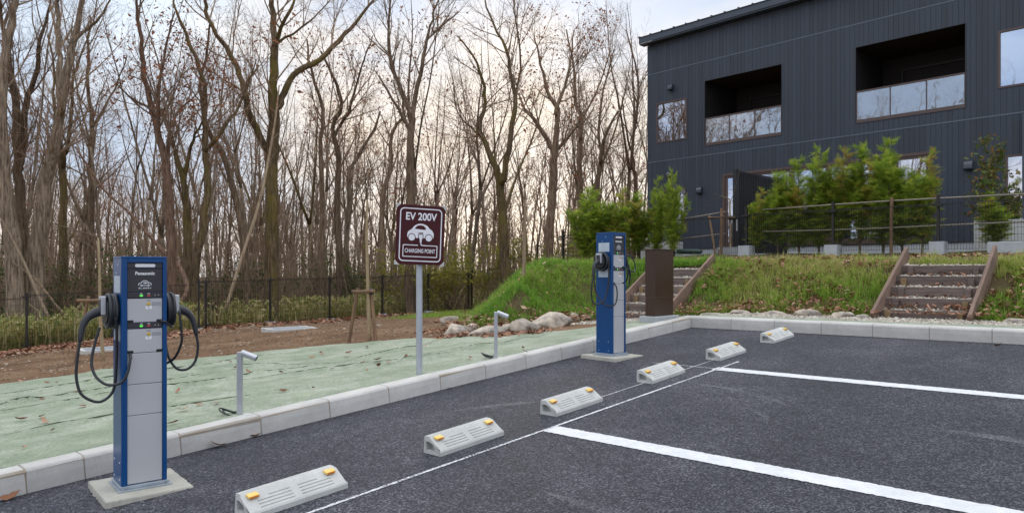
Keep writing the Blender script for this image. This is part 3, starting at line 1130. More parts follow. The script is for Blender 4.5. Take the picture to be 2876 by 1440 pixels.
# ------------------------------------------------------------------ wheel stops
def wheel_stop(Mx, label):
    root = empty('wheel_stop', Mx, label, 'wheel stop', 'concrete wheel stops along the chalk line')
    L = 0.60
    # cross-section in (x, z): back is -x, sloping face looks to +x
    t0, s0 = np.array([-0.022, 0.104]), np.array([0.078, 0.036])
    mb = MB()
    prof = [(0.085, 0.0), (0.085, 0.026), tuple(s0), tuple(t0), (-0.036, 0.110), (-0.078, 0.110), (-0.086, 0.102), (-0.086, 0.0)]
    n = len(prof)
    ins = 0.012                                              # ends taper a little
    v0 = [(p[0], -L / 2 + (ins if p[1] > 0.05 else 0), p[1]) for p in prof]
    v1 = [(p[0], L / 2 - (ins if p[1] > 0.05 else 0), p[1]) for p in prof]
    # sloping face with sunk grooves
    k = mb.n
    mb.add(v0 + v1, [(i, (i + 1) % n, n + (i + 1) % n, n + i) for i in range(n) if i != 2])
    nrm = np.array([t0[1] - s0[1], 0, s0[0] - t0[0]])
    nrm = nrm / np.linalg.norm(nrm)

    def P(t, y, d=0.0):
        q_ = s0 + (t0 - s0) * t
        return np.array([q_[0], y, q_[1]]) - nrm * d
    ts = [0, 0.10, 0.17, 0.28, 0.35, 0.46, 0.53, 0.64, 0.71, 1]
    ysl = [-L / 2 + 0.006, -L / 2 + 0.075, -0.022, 0.022, L / 2 - 0.075, L / 2 - 0.006]
    for i in range(len(ts) - 1):
        for j in range(5):
            groove = i in (1, 3, 5, 7) and j in (1, 3)
            y0, y1 = ysl[j], ysl[j + 1]
            if groove and i == 7:                            # shorter groove under the reflector
                a_, b_ = (y0 + 0.075, y1) if j == 1 else (y0, y1 - 0.075)
            else:
                a_, b_ = y0, y1
            if not groove:
                mb.add([P(ts[i], y0), P(ts[i], y1), P(ts[i + 1], y1), P(ts[i + 1], y0)], [(0, 1, 2, 3)])
                continue
            if a_ > y0:
                mb.add([P(ts[i], y0), P(ts[i], a_), P(ts[i + 1], a_), P(ts[i + 1], y0)], [(0, 1, 2, 3)])
            if b_ < y1:
                mb.add([P(ts[i], b_), P(ts[i], y1), P(ts[i + 1], y1), P(ts[i + 1], b_)], [(0, 1, 2, 3)])
            o4 = [P(ts[i], a_), P(ts[i], b_), P(ts[i + 1], b_), P(ts[i + 1], a_)]
            c4 = [P(ts[i] + .015, a_ + .006, .0055), P(ts[i] + .015, b_ - .006, .0055), P(ts[i + 1] - .015, b_ - .006, .0055), P(ts[i + 1] - .015, a_ + .006, .0055)]
            mb.add(o4 + c4, [(4, 5, 6, 7)] + [(q, (q + 1) % 4, 4 + (q + 1) % 4, 4 + q) for q in range(4)])
    # ends with a lifting pocket
    for s_, vv in ((-1, v0), (1, v1)):
        c = np.mean([np.array(p) for p in vv], axis=0)
        inner = [(-0.060, 0.024), (0.025, 0.024), (0.012, 0.066), (-0.030, 0.080), (-0.060, 0.080)]
        ye_ = s_ * (L / 2 - 0.004)
        outer = np.array(vv)
        iv = np.array([(p[0], ye_, p[1]) for p in inner])
        dv = iv - np.array([0, s_ * 0.045, 0])
        faces = []
        no, ni = len(outer), len(iv)
        # stitch outer ring (8) to inner ring (5)
        mp_ = [1, 1, 2, 3, 3, 4, 4, 0]
        for i in range(no):
            j = (i + 1) % no
            a_, b_ = mp_[i], mp_[j]
            if a_ == b_:
                faces.append((i, j, no + a_))
            else:
                faces.append((i, j, no + b_, no + a_))
        base = mb.n
        mb.V.append(np.concatenate([outer, iv, dv]))
        mb.A.append(np.zeros(no + 2 * ni))
        mb.n += no + 2 * ni
        fl = [tuple(base + q for q in f) for f in faces]
        fl += [(base + no + i, base + no + (i + 1) % ni, base + no + ni + (i + 1) % ni, base + no + ni + i) for i in range(ni)]
        fl += [tuple(base + no + ni + i for i in range(ni))]
        mb.F.append(fl)
    me = mb.mesh('concrete_body')
    import bmesh
    bm = bmesh.new()
    bm.from_mesh(me)
    bmesh.ops.remove_doubles(bm, verts=bm.verts, dist=0.0004)
    bmesh.ops.recalc_face_normals(bm, faces=bm.faces)
    bm.to_mesh(me)
    bm.free()
    me.materials.append(M['stop'])
    body = bpy.data.objects.new('concrete_body', me)
    col.objects.link(body)
    body.parent = root
    for s_ in (-1, 1):
        yc = s_ * 0.235
        c = P(0.86, yc, -0.004)
        B = MB()
        w = 0.030
        B.prism([(-0.022, 0.0), (0.026, 0.0), (0.026, 0.015), (-0.014, 0.013)], -w, w, axis=1)
        ang = math.atan2(t0[1] - s0[1], s0[0] - t0[0]) * 0.45
        Mr = Matrix.Translation((c[0] - 0.002, c[1], c[2] - 0.004)) @ Matrix.Rotation(ang, 4, 'Y')
        r_ = B.build('reflector', M['amber'], root, bevel=0.003, M=Mr)
        MB().box(0.0265, 0.0285, -w + .004, w - .004, 0.002, 0.013).build('reflector_lens', M['amber_deep'], r_)
    return root


stop0 = wheel_stop(lot_matrix(1.505, 0.005), 'first wheel stop from the large charging stand, the closest of the row')
stop_pos = [(1.51, 1.305, 0.3, 'second wheel stop, just before the wide line nearest the viewer begins'),
            (1.50, 2.50, -0.4, 'third wheel stop, just past the start of the closer wide white line'),
            (1.485, 3.88, 0.6, 'fourth wheel stop, in line with the far blue charging stand'),
            (1.485, 5.20, -0.2, 'fifth wheel stop, just past the start of the farther wide white line'),
            (1.50, 6.50, 0.2, 'sixth wheel stop, the one closest to the back kerb')]
for x_, y_, rz, lb in stop_pos:
    c = copy_tree(stop0)
    c.matrix_world = lot_matrix(x_, y_, R(rz))
    c['label'] = lb

# ------------------------------------------------------------------ charging stands
def charger(x, y, rot, label, cables):
    """local +X runs along the front, the front looks to -Y"""
    z0 = lot(x, y)
    root = empty('charging_stand', Matrix.Translation((x, y, z0)) @ Matrix.Rotation(R(rot), 4, 'Z'), label, 'charging stand', 'blue charging stands on the parking lot')
    s_ = MB()
    n = 24
    # cast pad with ragged edges
    ring = []
    for i in range(4 * n):
        k, t = divmod(i, n)
        t /= n
        a = [(-0.235, -0.27), (0.235, -0.27), (0.235, 0.25), (-0.235, 0.25)]
        p0, p1 = np.array(a[k]), np.array(a[(k + 1) % 4])
        ring.append(p0 + (p1 - p0) * t + rng.normal(0, 0.0025, 2))
    ring = np.array(ring)
    m_ = len(ring)
    tops = np.column_stack([ring * 0.985, np.full(m_, 0.024)])
    mids = np.column_stack([ring, 0.017 + rng.normal(0, 0.002, m_)])
    lows = np.column_stack([ring * 1.012 + rng.normal(0, 0.003, (m_, 2)), np.full(m_, -0.08)])
    s_.V.append(np.concatenate([lows, mids, tops]))
    s_.A.append(np.zeros(3 * m_))
    s_.F.append([(r * m_ + i, r * m_ + (i + 1) % m_, (r + 1) * m_ + (i + 1) % m_, (r + 1) * m_ + i) for r in range(2) for i in range(m_)] + [tuple(2 * m_ + i for i in range(m_))])
    s_.n += 3 * m_
    s_.build('concrete_pad', M['pad'], root)
    bp = MB().box(-0.145, 0.145, -0.150, 0.145, 0.0245, 0.0335).build('base_plate', M['galv'], root, bevel=0.002)
    MB().box(-0.132, 0.132, -0.128, 0.128, 0.0335, 0.052).build('plinth', M['galv'], root, bevel=0.003)
    for bx in (-0.12, 0.12):
        MB().lathe([(0.010, 0.0335), (0.010, 0.042), (0.005, 0.042), (0.005, 0.052)], 8, Matrix.Translation((bx, -0.139, 0))).build('anchor_bolt', M['galv'], bp)
    H0, H1 = 0.052, 1.40
    prof = [(-0.113, -0.12), (-0.094, -0.12), (-0.094, -0.104), (0.099, -0.104), (0.099, -0.12), (0.113, -0.12), (0.122, -0.116), (0.125, -0.108), (0.125, 0.108), (0.113, 0.12), (-0.113, 0.12), (-0.125, 0.108), (-0.125, -0.108), (-0.122, -0.116)]
    MB().prism(prof, H0, H1 - 0.012).build('casing', M['blue'], root, bevel=0.002)
    MB().prism([(p[0] * 1.006, p[1] * 1.006) for p in prof if abs(p[0]) > 0.1], H1 - 0.012, H1).build('cap', M['blue'], root, bevel=0.003)
    MB().box(-0.0935, 0.0985, -0.1195, -0.1045, H1 - 0.034, H1 - 0.0125).build('header', M['blue'], root)

    def zt(t):
        return H1 - t
    x0, x1 = -0.0925, 0.0975
    pan = lambda nm, t0, t1, mat, proud=0.111: MB().box(x0, x1, -proud, -0.1042, zt(t1) + 0.0017, zt(t0) - 0.0017).build(nm, mat, root, bevel=0.0015, seg=1)
    F = Matrix.Rotation(R(90), 4, 'X')                         # flat print on the front

    def on(xx, zz, d=0.1114):
        return Matrix.Translation((xx, -d, zz)) @ F
    strip_ = pan('lamp_strip', 0.036, 0.072, M['panel_dark'], 0.1125)
    flat_curve('lamp_window', [rrect(0.110, 0.019, 0.008)], M['lampcover'], strip_, 0.0012, on(0.0035, zt(0.054), 0.1128))
    disp = pan('display_panel', 0.072, 0.212, M['panel_dark'], 0.1112)
    text('lettering', 'Panasonic', 0.0275, M['white_print'], disp, on(0.0025, zt(0.101), 0.1116), 0.0007, width=0.106)
    # car with a plug: outline drawn as a bent strip
    car = [(-0.034, -0.012), (-0.034, -0.003), (-0.030, 0.001), (-0.020, 0.004), (-0.013, 0.013), (-0.004, 0.016), (0.006, 0.015), (0.014, 0.010), (0.019, 0.005), (0.029, 0.002), (0.033, -0.003), (0.033, -0.012)]

    def ribbon(pts, w):
        pts = np.array(pts, float)
        t = np.gradient(pts, axis=0)
        t /= np.linalg.norm(t, axis=1, keepdims=True)
        nn = np.column_stack([-t[:, 1], t[:, 0]]) * w / 2
        return [tuple(p) for p in pts + nn] + [tuple(p) for p in (pts - nn)[::-1]]
    loops = [ribbon(spline([(*p, 0) for p in car], 3)[:, :2], 0.0036)]
    for cx in (-0.019, 0.019):
        loops.append([(cx + 0.0062 * math.cos(a), -0.012 + 0.0062 * math.sin(a)) for a in np.linspace(0, 2 * np.pi, 16, endpoint=False)])
        loops.append([(cx + 0.0030 * math.cos(a), -0.012 + 0.0030 * math.sin(a)) for a in np.linspace(0, 2 * np.pi, 12, endpoint=False)])
    loops.append(ribbon([(-0.012, -0.0125), (0.012, -0.0125)], 0.0032))
    loops.append([(-0.002, -0.001), (0.006, -0.003), (0.009, 0.002), (0.006, 0.007), (-0.002, 0.006)])
    loops.append(ribbon([(-0.010, 0.0052), (-0.002, 0.0052)], 0.0022))
    loops.append(ribbon([(-0.010, -0.0002), (-0.002, -0.0002)], 0.0022))
    loops.append(ribbon([(0.009, 0.002), (0.015, 0.001), (0.021, -0.002)], 0.0024))
    flat_curve('logo', loops, M['white_print'], disp, 0.0006, on(0.0025, zt(0.160), 0.1116))
    # wide letters whose E is three bars
    lg = []
    xl = -0.035
    for ch in 'ELSEEV':
        w, h, b = 0.0095, 0.0078, 0.0016
        B = lambda a, c, d, e_: lg.append([(xl + a, c), (xl + d, c), (xl + d, e_), (xl + a, e_)])
        if ch == 'E':
            B(0, 0, w, b); B(0, h / 2 - b / 2, w, h / 2 + b / 2); B(0, h - b, w, h)
        elif ch == 'L':
            lg.append([(xl, 0), (xl + w, 0), (xl + w, b), (xl + b, b), (xl + b, h), (xl, h)])
        elif ch == 'S':
            lg.append([(xl, 0), (xl + w, 0), (xl + w, h / 2 + b / 2), (xl + b, h / 2 + b / 2), (xl + b, h - b), (xl + w, h - b), (xl + w, h), (xl, h), (xl, h / 2 - b / 2), (xl + w - b, h / 2 - b / 2), (xl + w - b, b), (xl, b)])
        else:
            lg.append([(xl + w / 2 - b / 2, 0), (xl + w / 2 + b / 2, 0), (xl + w, h), (xl + w - b * 1.2, h), (xl + w / 2, b * 1.5), (xl + b * 1.2, h), (xl, h)])
        xl += 0.0121
    flat_curve('lettering', lg, M['white_print'], disp, 0.0006, on(0.0025, zt(0.192), 0.1116))
    for t0, num in ((0.212, '2'), (0.392, '1')):
        st = pan('status_strip', t0, t0 + 0.037, M['panel_dark'], 0.1125)
        for nm, xx, mt, w in (('status_lamp', -0.018, M['green_lamp'], 0.018), ('stop_button', 0.0225, M['red_lamp'], 0.018)):
            flat_curve(nm, [rrect(w, 0.0105, 0.004)], mt, st, 0.0016, on(xx, zt(t0 + 0.021), 0.1128))
            flat_curve('caption', [rrect(0.013, 0.0016, 0.0005, cy=0.0015), rrect(0.013, 0.0016, 0.0005, cy=-0.0015)], M['white_print'], st, 0.0004, on(xx, zt(t0 + 0.0085), 0.1127))
        for xx in (0.058, 0.076):
            flat_curve('indicator', [rrect(0.0055, 0.0055, 0.0026)], M['bracket'], st, 0.0010, on(xx, zt(t0 + 0.019), 0.1128))
        p_ = pan('front_panel', t0 + 0.037, t0 + 0.180, M['silver'])
        MB().lathe([(0.0095, 0), (0.0095, 0.004), (0.0075, 0.006)], 14, on(0.0225, zt(t0 + 0.071), 0.1108)).build('key_cylinder', M['key'], p_)
        MB().box(0.005, 0.040, -0.1117, -0.1112, zt(t0 + 0.102), zt(t0 + 0.083)).build('number_label', M['white_print'], p_)
        text('number', num, 0.014, M['panel_dark'], p_, on(0.0225, zt(t0 + 0.0925), 0.1119), 0.0001, thick=0.0003)
        MB().box(0.040, 0.090, -0.1116, -0.1112, zt(t0 + 0.083), zt(t0 + 0.060)).build('fine_print', M['fineprint'], p_)
        MB().box(0.014, 0.034, -0.1116, -0.1112, zt(t0 + 0.058), zt(t0 + 0.046)).build('fine_print', M['fineprint'], p_)
        for sx in (-1, 1):
            xa = x0 - 0.001 if sx < 0 else x1 - 0.033
            MB().box(xa, xa + 0.034, -0.1122, -0.1052, zt(t0 + 0.182), zt(t0 + 0.164)).build('cable_slot', M['void'], root, bevel=0.002)
    for t0, t1 in ((0.572, 0.757), (0.757, 0.940), (0.940, 1.345)):
        pan('front_panel', t0, t1, M['silver'])
    for sx in (-1, 1):
        # screws, stickers and the cable rest on each side
        for yy, zz in ((-0.07, H0 + 0.03), (0.07, H0 + 0.03), (-0.07, H0 + 0.13), (0.07, H0 + 0.13), (-0.03, H1 - 0.05), (0.02, H1 - 0.10)):
            MB().lathe([(0.006, 0), (0.005, 0.003)], 8, Matrix.Translation((sx * 0.125, yy, zz)) @ Matrix.Rotation(R(90 * sx), 4, 'Y')).build('screw', M['alu'], root)
        for zz, h in ((zt(0.215), 0.10), (zt(0.50), 0.095)):
            xa = sorted((sx * 0.1252, sx * 0.1262))
            MB().box(xa[0], xa[1], -0.085, 0.075, zz, zz + h).build('info_sticker', M['sticker'], root)
        hold = MB().lathe([(0.070, 0), (0.070, 0.062)], 20, Matrix.Translation((sx * 0.1255, 0.0, zt(0.325))) @ Matrix.Rotation(R(90 * sx), 4, 'Y')).build('cable_drum', M['black'], root, smooth=False)
        # wound cable: a helix on the drum
        a = np.linspace(0, 2 * np.pi * 4.3, 130)
        rr = 0.088 + 0.007 * np.sin(a * 0.37)
        hx = sx * (0.137 + 0.046 * a / a[-1])
        MB().tube(np.column_stack([hx, rr * np.cos(a), zt(0.325) + rr * np.sin(a) * 1.05]), 0.0098, 8).build('cable_coil', M['black'], hold, smooth=True)
        xa = sorted((sx * 0.188, sx * 0.216))
        hb = MB().box(xa[0], xa[1], -0.040, 0.040, zt(0.345), zt(0.235)).build('plug_holder', M['alu'], root, bevel=0.006, seg=3)
        xa = sorted((sx * 0.2161, sx * 0.2185))
        MB().box(xa[0], xa[1], -0.026, 0.026, zt(0.332), zt(0.255)).build('socket_face', M['panel_dark'], hb, bevel=0.003)
        # plug: a tapered grip that leaves the holder and bends down
        g = spline([(sx * 0.20, 0, zt(0.318)), (sx * 0.245, -0.002, zt(0.335)), (sx * 0.280, -0.006, zt(0.360)), (sx * 0.304, -0.012, zt(0.405)), (sx * 0.316, -0.018, zt(0.465)), (sx * 0.320, -0.020, zt(0.495))], 4)
        gr = np.interp(np.linspace(0, 1, len(g)), [0, .12, .3, .55, .85, 1], [0.025, 0.029, 0.024, 0.0185, 0.014, 0.011])
        MB().tube(g, gr, 12).build('plug', M['black'], root, smooth=True)
        for pth in cables['left' if sx < 0 else 'right']:
            MB().tube(spline([(p[0], p[1], zt(p[2])) for p in pth], 7), 0.0080, 8).build('cable', M['black'], root, smooth=True)
    return root


cab1 = dict(
    left=[[(-0.320, -0.020, 0.49), (-0.334, -0.02, 0.60), (-0.338, -0.02, 0.70), (-0.318, -0.03, 0.79), (-0.265, -0.04, 0.838), (-0.21, -0.05, 0.845), (-0.155, -0.05, 0.79), (-0.139, -0.05, 0.66), (-0.140, -0.07, 0.45), (-0.150, -0.088, 0.36)],
          [(-0.215, 0.01, 0.42), (-0.243, 0.00, 0.52), (-0.262, -0.02, 0.62), (-0.245, -0.06, 0.70), (-0.195, -0.11, 0.745), (-0.13, -0.14, 0.735), (-0.10, -0.152, 0.68), (-0.082, -0.138, 0.60), (-0.078, -0.112, 0.572)]],
    right=[[(0.320, -0.020, 0.49), (0.330, -0.02, 0.57), (0.312, -0.02, 0.66), (0.260, -0.02, 0.705), (0.20, -0.01, 0.69), (0.16, 0.02, 0.60), (0.150, 0.05, 0.45), (0.155, 0.075, 0.36)],
           [(0.085, -0.112, 0.387), (0.105, -0.130, 0.392), (0.135, -0.10, 0.41), (0.165, -0.06, 0.43), (0.175, -0.03, 0.42)],
           [(0.20, -0.09, 0.33), (0.212, -0.09, 0.45), (0.215, -0.08, 0.53), (0.19, -0.04, 0.62), (0.15, 0.0, 0.66)]])
cab2 = dict(
    left=[[(-0.320, -0.020, 0.49), (-0.336, -0.01, 0.62), (-0.32, 0.0, 0.74), (-0.28, -0.02, 0.80), (-0.20, -0.06, 0.77), (-0.16, -0.085, 0.66), (-0.150, -0.095, 0.50), (-0.150, -0.098, 0.34)],
          [(-0.20, 0.06, 0.41), (-0.225, 0.05, 0.55), (-0.22, 0.02, 0.68), (-0.19, -0.05, 0.79), (-0.13, -0.12, 0.82), (-0.09, -0.15, 0.78), (-0.074, -0.155, 0.69), (-0.074, -0.14, 0.60), (-0.078, -0.112, 0.572)]],
    right=[[(0.085, -0.112, 0.387), (0.115, -0.145, 0.40), (0.20, -0.15, 0.44), (0.275, -0.13, 0.42), (0.285, -0.11, 0.33), (0.23, -0.10, 0.26), (0.17, -0.07, 0.25)],
           [(0.320, -0.020, 0.49), (0.315, -0.01, 0.58), (0.28, 0.0, 0.62), (0.20, 0.0, 0.56), (0.17, 0.03, 0.42)],
           [(0.18, -0.09, 0.33), (0.19, -0.09, 0.48), (0.175, -0.06, 0.57), (0.15, 0.0, 0.62)]])
charger(0.490, -0.445, 83, 'tall blue and silver charging stand, the larger one near the closest wheel stop', cab1)
charger(0.385, 4.60, 85, 'blue charging stand farther along the kerb, in front of the brown cabinet', cab2)

# ------------------------------------------------------------------ sign
sp_ = at(1177.6, 1049, 6.86)
zb = float(T(sp_[0], sp_[1], 0))
sgn = empty('road_sign', Matrix.Translation((sp_[0], sp_[1], zb)), 'maroon and white EV charging sign on a grey pole behind the kerb', 'sign')
MB().lathe([(0.030, -0.1), (0.030, 1.62)], 20).build('pole', M['pole'], sgn, smooth=False)
MB().lathe([(0.034, 0.0), (0.034, 0.012)], 16).build('pole_collar', M['galv'], sgn)
ang = YAW + R(19)
top_z = at(1177, 577, 6.83)[2] - zb
PW, PH = 0.465, 0.565
pm = Matrix.Translation((0, 0, top_z - PH / 2)) @ Matrix.Rotation(ang, 4, 'Z') @ Matrix.Rotation(R(2.2), 4, 'Y') @ Matrix.Translation((0.0, -0.052, 0)) @ Matrix.Rotation(R(90), 4, 'X')


def octa(w, h, c):
    return [(w / 2 - c, -h / 2), (w / 2, -h / 2 + c), (w / 2, h / 2 - c), (w / 2 - c, h / 2), (-w / 2 + c, h / 2), (-w / 2, h / 2 - c), (-w / 2, -h / 2 + c), (-w / 2 + c, -h / 2)]


board = MB().prism(octa(PW, PH, 0.028), -0.009, 0.009).build('sign_board', M['maroon'], sgn, bevel=0.002, M=pm)
MB().bar((-0.16, 0.15, -0.022), (0.16, 0.15, -0.022), 0.03, 0.02).build('back_rail', M['galv'], board)
MB().bar((-0.16, -0.15, -0.022), (0.16, -0.15, -0.022), 0.03, 0.02).build('back_rail', M['galv'], board)
for sx in (-1, 1):
    for sy in (-1, 1):
        x_, y_ = sx * PW / 2, sy * PH / 2
        o_ = 0.006
        pts = [(x_ + sx * o_, y_ + sy * o_), (x_ - sx * 0.036, y_ + sy * o_), (x_ - sx * 0.036, y_ - sy * 0.004), (x_ - sx * 0.026, y_ - sy * 0.008), (x_ - sx * 0.008, y_ - sy * 0.026), (x_ - sx * 0.004, y_ - sy * 0.036), (x_ + sx * o_, y_ - sy * 0.036)]
        if sx * sy < 0:
            pts = pts[::-1]
        MB().prism(pts, -0.013, 0.0125).build('corner_clip', M['bracket'], board, bevel=0.002)
zf = Matrix.Translation((0, 0, 0.0098))
flat_curve('border', [rrect(0.405, 0.505, 0.04), rrect(0.385, 0.485, 0.031)], M['sign_white'], board, 0.0006, zf)
text('lettering', 'EV 200V', 0.098, M['sign_white'], board, Matrix.Translation((0.0, 0.170, 0.0098)), 0.0022, width=0.298)
text('lettering', 'CHARGING POINT', 0.054, M['sign_white'], board, Matrix.Translation((0, -0.153, 0.0098)), 0.0007, width=0.292)
body = spline([(-0.125, -0.030, 0), (-0.128, 0.0, 0), (-0.118, 0.030, 0), (-0.085, 0.055, 0), (-0.060, 0.085, 0), (-0.020, 0.105, 0), (0.025, 0.104, 0), (0.062, 0.088, 0), (0.085, 0.062, 0), (0.110, 0.045, 0), (0.126, 0.015, 0), (0.125, -0.022, 0)], 5)[:, :2]


def arc(cx, cy, r, a0, a1, n=16):
    return [(cx + r * math.cos(R(t)), cy + r * math.sin(R(t))) for t in np.linspace(a0, a1, n)]


low = [(0.118, -0.030)] + arc(0.080, -0.026, 0.038, 0, 180) + [(0.034, -0.030), (-0.042, -0.030)] + arc(-0.084, -0.026, 0.038, 0, 180)
car_out = [tuple(p) for p in body] + low
win = [(-0.058, 0.056), (-0.050, 0.070), (-0.030, 0.088), (0.0, 0.093), (0.026, 0.088), (0.046, 0.070), (0.052, 0.052), (0.03, 0.05)]
flat_curve('car_symbol', [car_out, win, arc(0.080, -0.026, 0.031, 0, 360, 24)[:-1], arc(-0.084, -0.026, 0.031, 0, 360, 24)[:-1]], M['sign_white'], board, 0.0006, zf)
plug_dark = [(-0.022, 0.022), (-0.018, 0.004), (-0.024, 0.004), (-0.024, -0.014), (-0.018, -0.05), (0.022, -0.05), (0.028, -0.014), (0.028, 0.004), (0.022, 0.004), (0.022, 0.024)]
flat_curve('plug_shadow', [plug_dark], M['maroon'], board, 0.0006, Matrix.Translation((0.0, 0, 0.0104)))  # maroon outline printed round the plug
plug_w = [(-0.019, 0.000), (-0.010, 0.000), (-0.010, 0.018), (-0.004, 0.018), (-0.004, 0.000), (0.008, 0.000), (0.008, 0.018), (0.014, 0.018), (0.014, 0.000), (0.023, 0.000), (0.022, -0.016), (0.012, -0.050), (0.010, -0.074), (-0.004, -0.074), (-0.006, -0.050), (-0.017, -0.016)]
flat_curve('plug_symbol', [plug_w], M['sign_white'], board, 0.0006, Matrix.Translation((0.0, 0, 0.0109)))
cable_box = [(-0.022, -0.0945), (-0.161, -0.0945), (-0.167, -0.100), (-0.167, -0.2055), (-0.161, -0.211), (0.161, -0.211), (0.167, -0.2055), (0.167, -0.100), (0.161, -0.0945), (0.022, -0.0945),
             (0.012, -0.089), (0.0085, -0.076), (0.0000, -0.076), (0.003, -0.094), (0.015, -0.1027), (0.157, -0.1027), (0.159, -0.105), (0.159, -0.200), (0.156, -0.203), (-0.156, -0.203), (-0.159, -0.200),
             (-0.159, -0.105), (-0.157, -0.1027), (-0.022, -0.1027)]
flat_curve('cable_symbol', [cable_box], M['sign_white'], board, 0.0006, zf)

# ------------------------------------------------------------------ small garden lights
def garden_light(p, rz, label):
    x_, y_ = p
    z_ = float(T(x_, y_, 0))
    root = empty('garden_light', Matrix.Translation((x_, y_, z_)) @ Matrix.Rotation(rz, 4, 'Z'), label, 'garden light', 'short garden lights behind the kerb')
    MB().box(-0.019, 0.019, -0.019, 0.019, -0.1, 0.50).build('post', M['alu'], root, bevel=0.003)
    MB().lathe([(0.021, 0), (0.024, 0.012), (0.025, 0.120), (0.023, 0.126)], 14, Matrix.Translation((0.012, 0, 0.497)) @ Matrix.Rotation(R(112), 4, 'Y')).build('lamp_head', M['alu'], root, smooth=False)
    MB().lathe([(0.020, 0), (0.020, 0.001)], 12, Matrix.Translation((0.012, 0, 0.497)) @ Matrix.Rotation(R(112), 4, 'Y') @ Matrix.Translation((0, 0, 0.1262))).build('lamp_lens', M['panel_dark'], root)
    loop = spline([(-0.02, 0, 0.04), (-0.06, 0.02, 0.035), (-0.12, 0.03, 0.05), (-0.15, -0.02, 0.07), (-0.12, -0.06, 0.05), (-0.06, -0.05, 0.02), (-0.02, -0.02, 0.012)], 6)
    MB().tube(loop, 0.006, 6).build('cable', M['black'], root, smooth=True)
    MB().tube(spline([(-0.03, 0.01, 0.02), (-0.09, 0.05, 0.03), (-0.14, 0.02, 0.05), (-0.10, -0.03, 0.03)], 6), 0.006, 6).build('cable', M['black'], root, smooth=True)
    MB().box(0.02, 0.08, -0.02, 0.03, 0.0, 0.025).build('cable_joint', M['unit'], root, bevel=0.006)
    return root


p1, p2 = at(684, 1164, 5.50), at(1404, 1004.7, 7.53)
g0 = garden_light((p1[0] - 0.06, p1[1]), YAW, 'short grey garden light between the charging stand and the sign pole')
garden_light((p2[0] - 0.06, p2[1]), YAW, 'short grey garden light between the sign pole and the boulders')

# ------------------------------------------------------------------ brown cabinet
CXm = Matrix.Translation((-0.40, 6.90, 0.656)) @ Matrix.Rotation(R(90), 4, 'Z')
cabn = empty('utility_cabinet', CXm, 'plain brown metal cabinet on a concrete plinth by the left steps', 'cabinet')
MB().box(-0.30, 0.30, -0.15, 0.15, -0.35, 0.0).build('plinth', M['footing'], cabn, bevel=0.008)
MB().box(-0.245, 0.245, -0.08, 0.08, 0.0, 0.268).build('base_section', M['brown'], cabn, bevel=0.003)
MB().box(-0.243, 0.243, -0.078, 0.078, 0.268, 0.272).build('seam', M['seam_brown'], cabn)
MB().box(-0.248, 0.248, -0.083, 0.083, 0.272, 0.935).build('cabinet_body', M['brown'], cabn, bevel=0.003)
MB().prism([(-0.258, 0.935), (0.258, 0.935), (0.258, 0.948), (0.0, 0.956), (-0.258, 0.948)], -0.093, 0.093, axis=1).build('lid', M['brown'], cabn, bevel=0.002)

# ------------------------------------------------------------------ building
B0 = at(1821, HY, 24.0)
BD = np.array([0.6776 * RV[0] - 0.7354 * FV[0], 0.6776 * RV[1] - 0.7354 * FV[1]])
BM = Matrix.Translation((B0[0], B0[1], 1.3)) @ Matrix.Rotation(math.atan2(BD[1], BD[0]), 4, 'Z')
bld = empty('house', BM, 'dark blue-grey board-clad house with recessed balconies above the grass bank', 'building')
# local: +X along the front, +Y into the house, front plane at y = 0, heights above the camera level
BL, BDp = 13.5, 9.0
OPEN = [('window', 0.335, 1.525, 4.20, 5.52), ('window', 0.30, 1.483, 1.30, 2.66), ('window', 9.955, 11.4, 4.22, 5.56),
        ('window', 10.10, 11.4, 1.05, 2.66), ('balcony', 2.16, 4.70, 3.87, 5.925), ('balcony', 6.735, 9.31, 3.885, 5.925),
        ('doors', 2.80, 8.59, 0.705, 2.955)]
bands = [(0.70, 3.588), (3.624, 6.512), (6.548, 7.50)]


def subtract(rects, op):
    out = []
    _, a0, a1, b0, b1 = op
    for (x0, x1, z0, z1) in rects:
        if x1 <= a0 or x0 >= a1 or z1 <= b0 or z0 >= b1:
            out.append((x0, x1, z0, z1))
            continue
        if x0 < a0:
            out.append((x0, a0, z0, z1))
        if x1 > a1:
            out.append((a1, x1, z0, z1))
        m0, m1 = max(x0, a0), min(x1, a1)
        if z0 < b0:
            out.append((m0, m1, z0, b0))
        if z1 > b1:
            out.append((m0, m1, b1, z1))
    return out


rects = []
BW = 0.122
for i in range(int(BL / BW)):
    for (z0, z1) in bands:
        rs = [(i * BW + 0.0025, (i + 1) * BW - 0.0025, z0, z1)]
        for op in OPEN:
            rs = subtract(rs, op)
        rects += [r_ for r_ in rs if r_[1] - r_[0] > 0.004]
vis = lambda r_: (r_[3] - r_[2]) * (r_[1] - r_[0]) / (24 - 0.735 * r_[0]) ** 2 if r_[0] < 10.7 else 0
rects.sort(key=vis, reverse=True)
unit = MB().box(0, 1, 0, 1, 0, 1).mesh('siding_board')
unit.materials.append(M['siding'])
for r_ in rects[:300]:
    o = bpy.data.objects.new('siding_board', unit)
    col.objects.link(o)
    o.parent = bld
    pr = random.uniform(0, 0.003)
    o.location = (r_[0], -0.018 - pr, r_[2])
    o.scale = (r_[1] - r_[0], 0.0165 + pr, r_[3] - r_[2])
mb = MB()
for r_ in rects[300:]:
    mb.box(r_[0], r_[1], -0.018, -0.0015, r_[2], r_[3])
mb.build('siding', M['siding'], bld, kind='stuff')


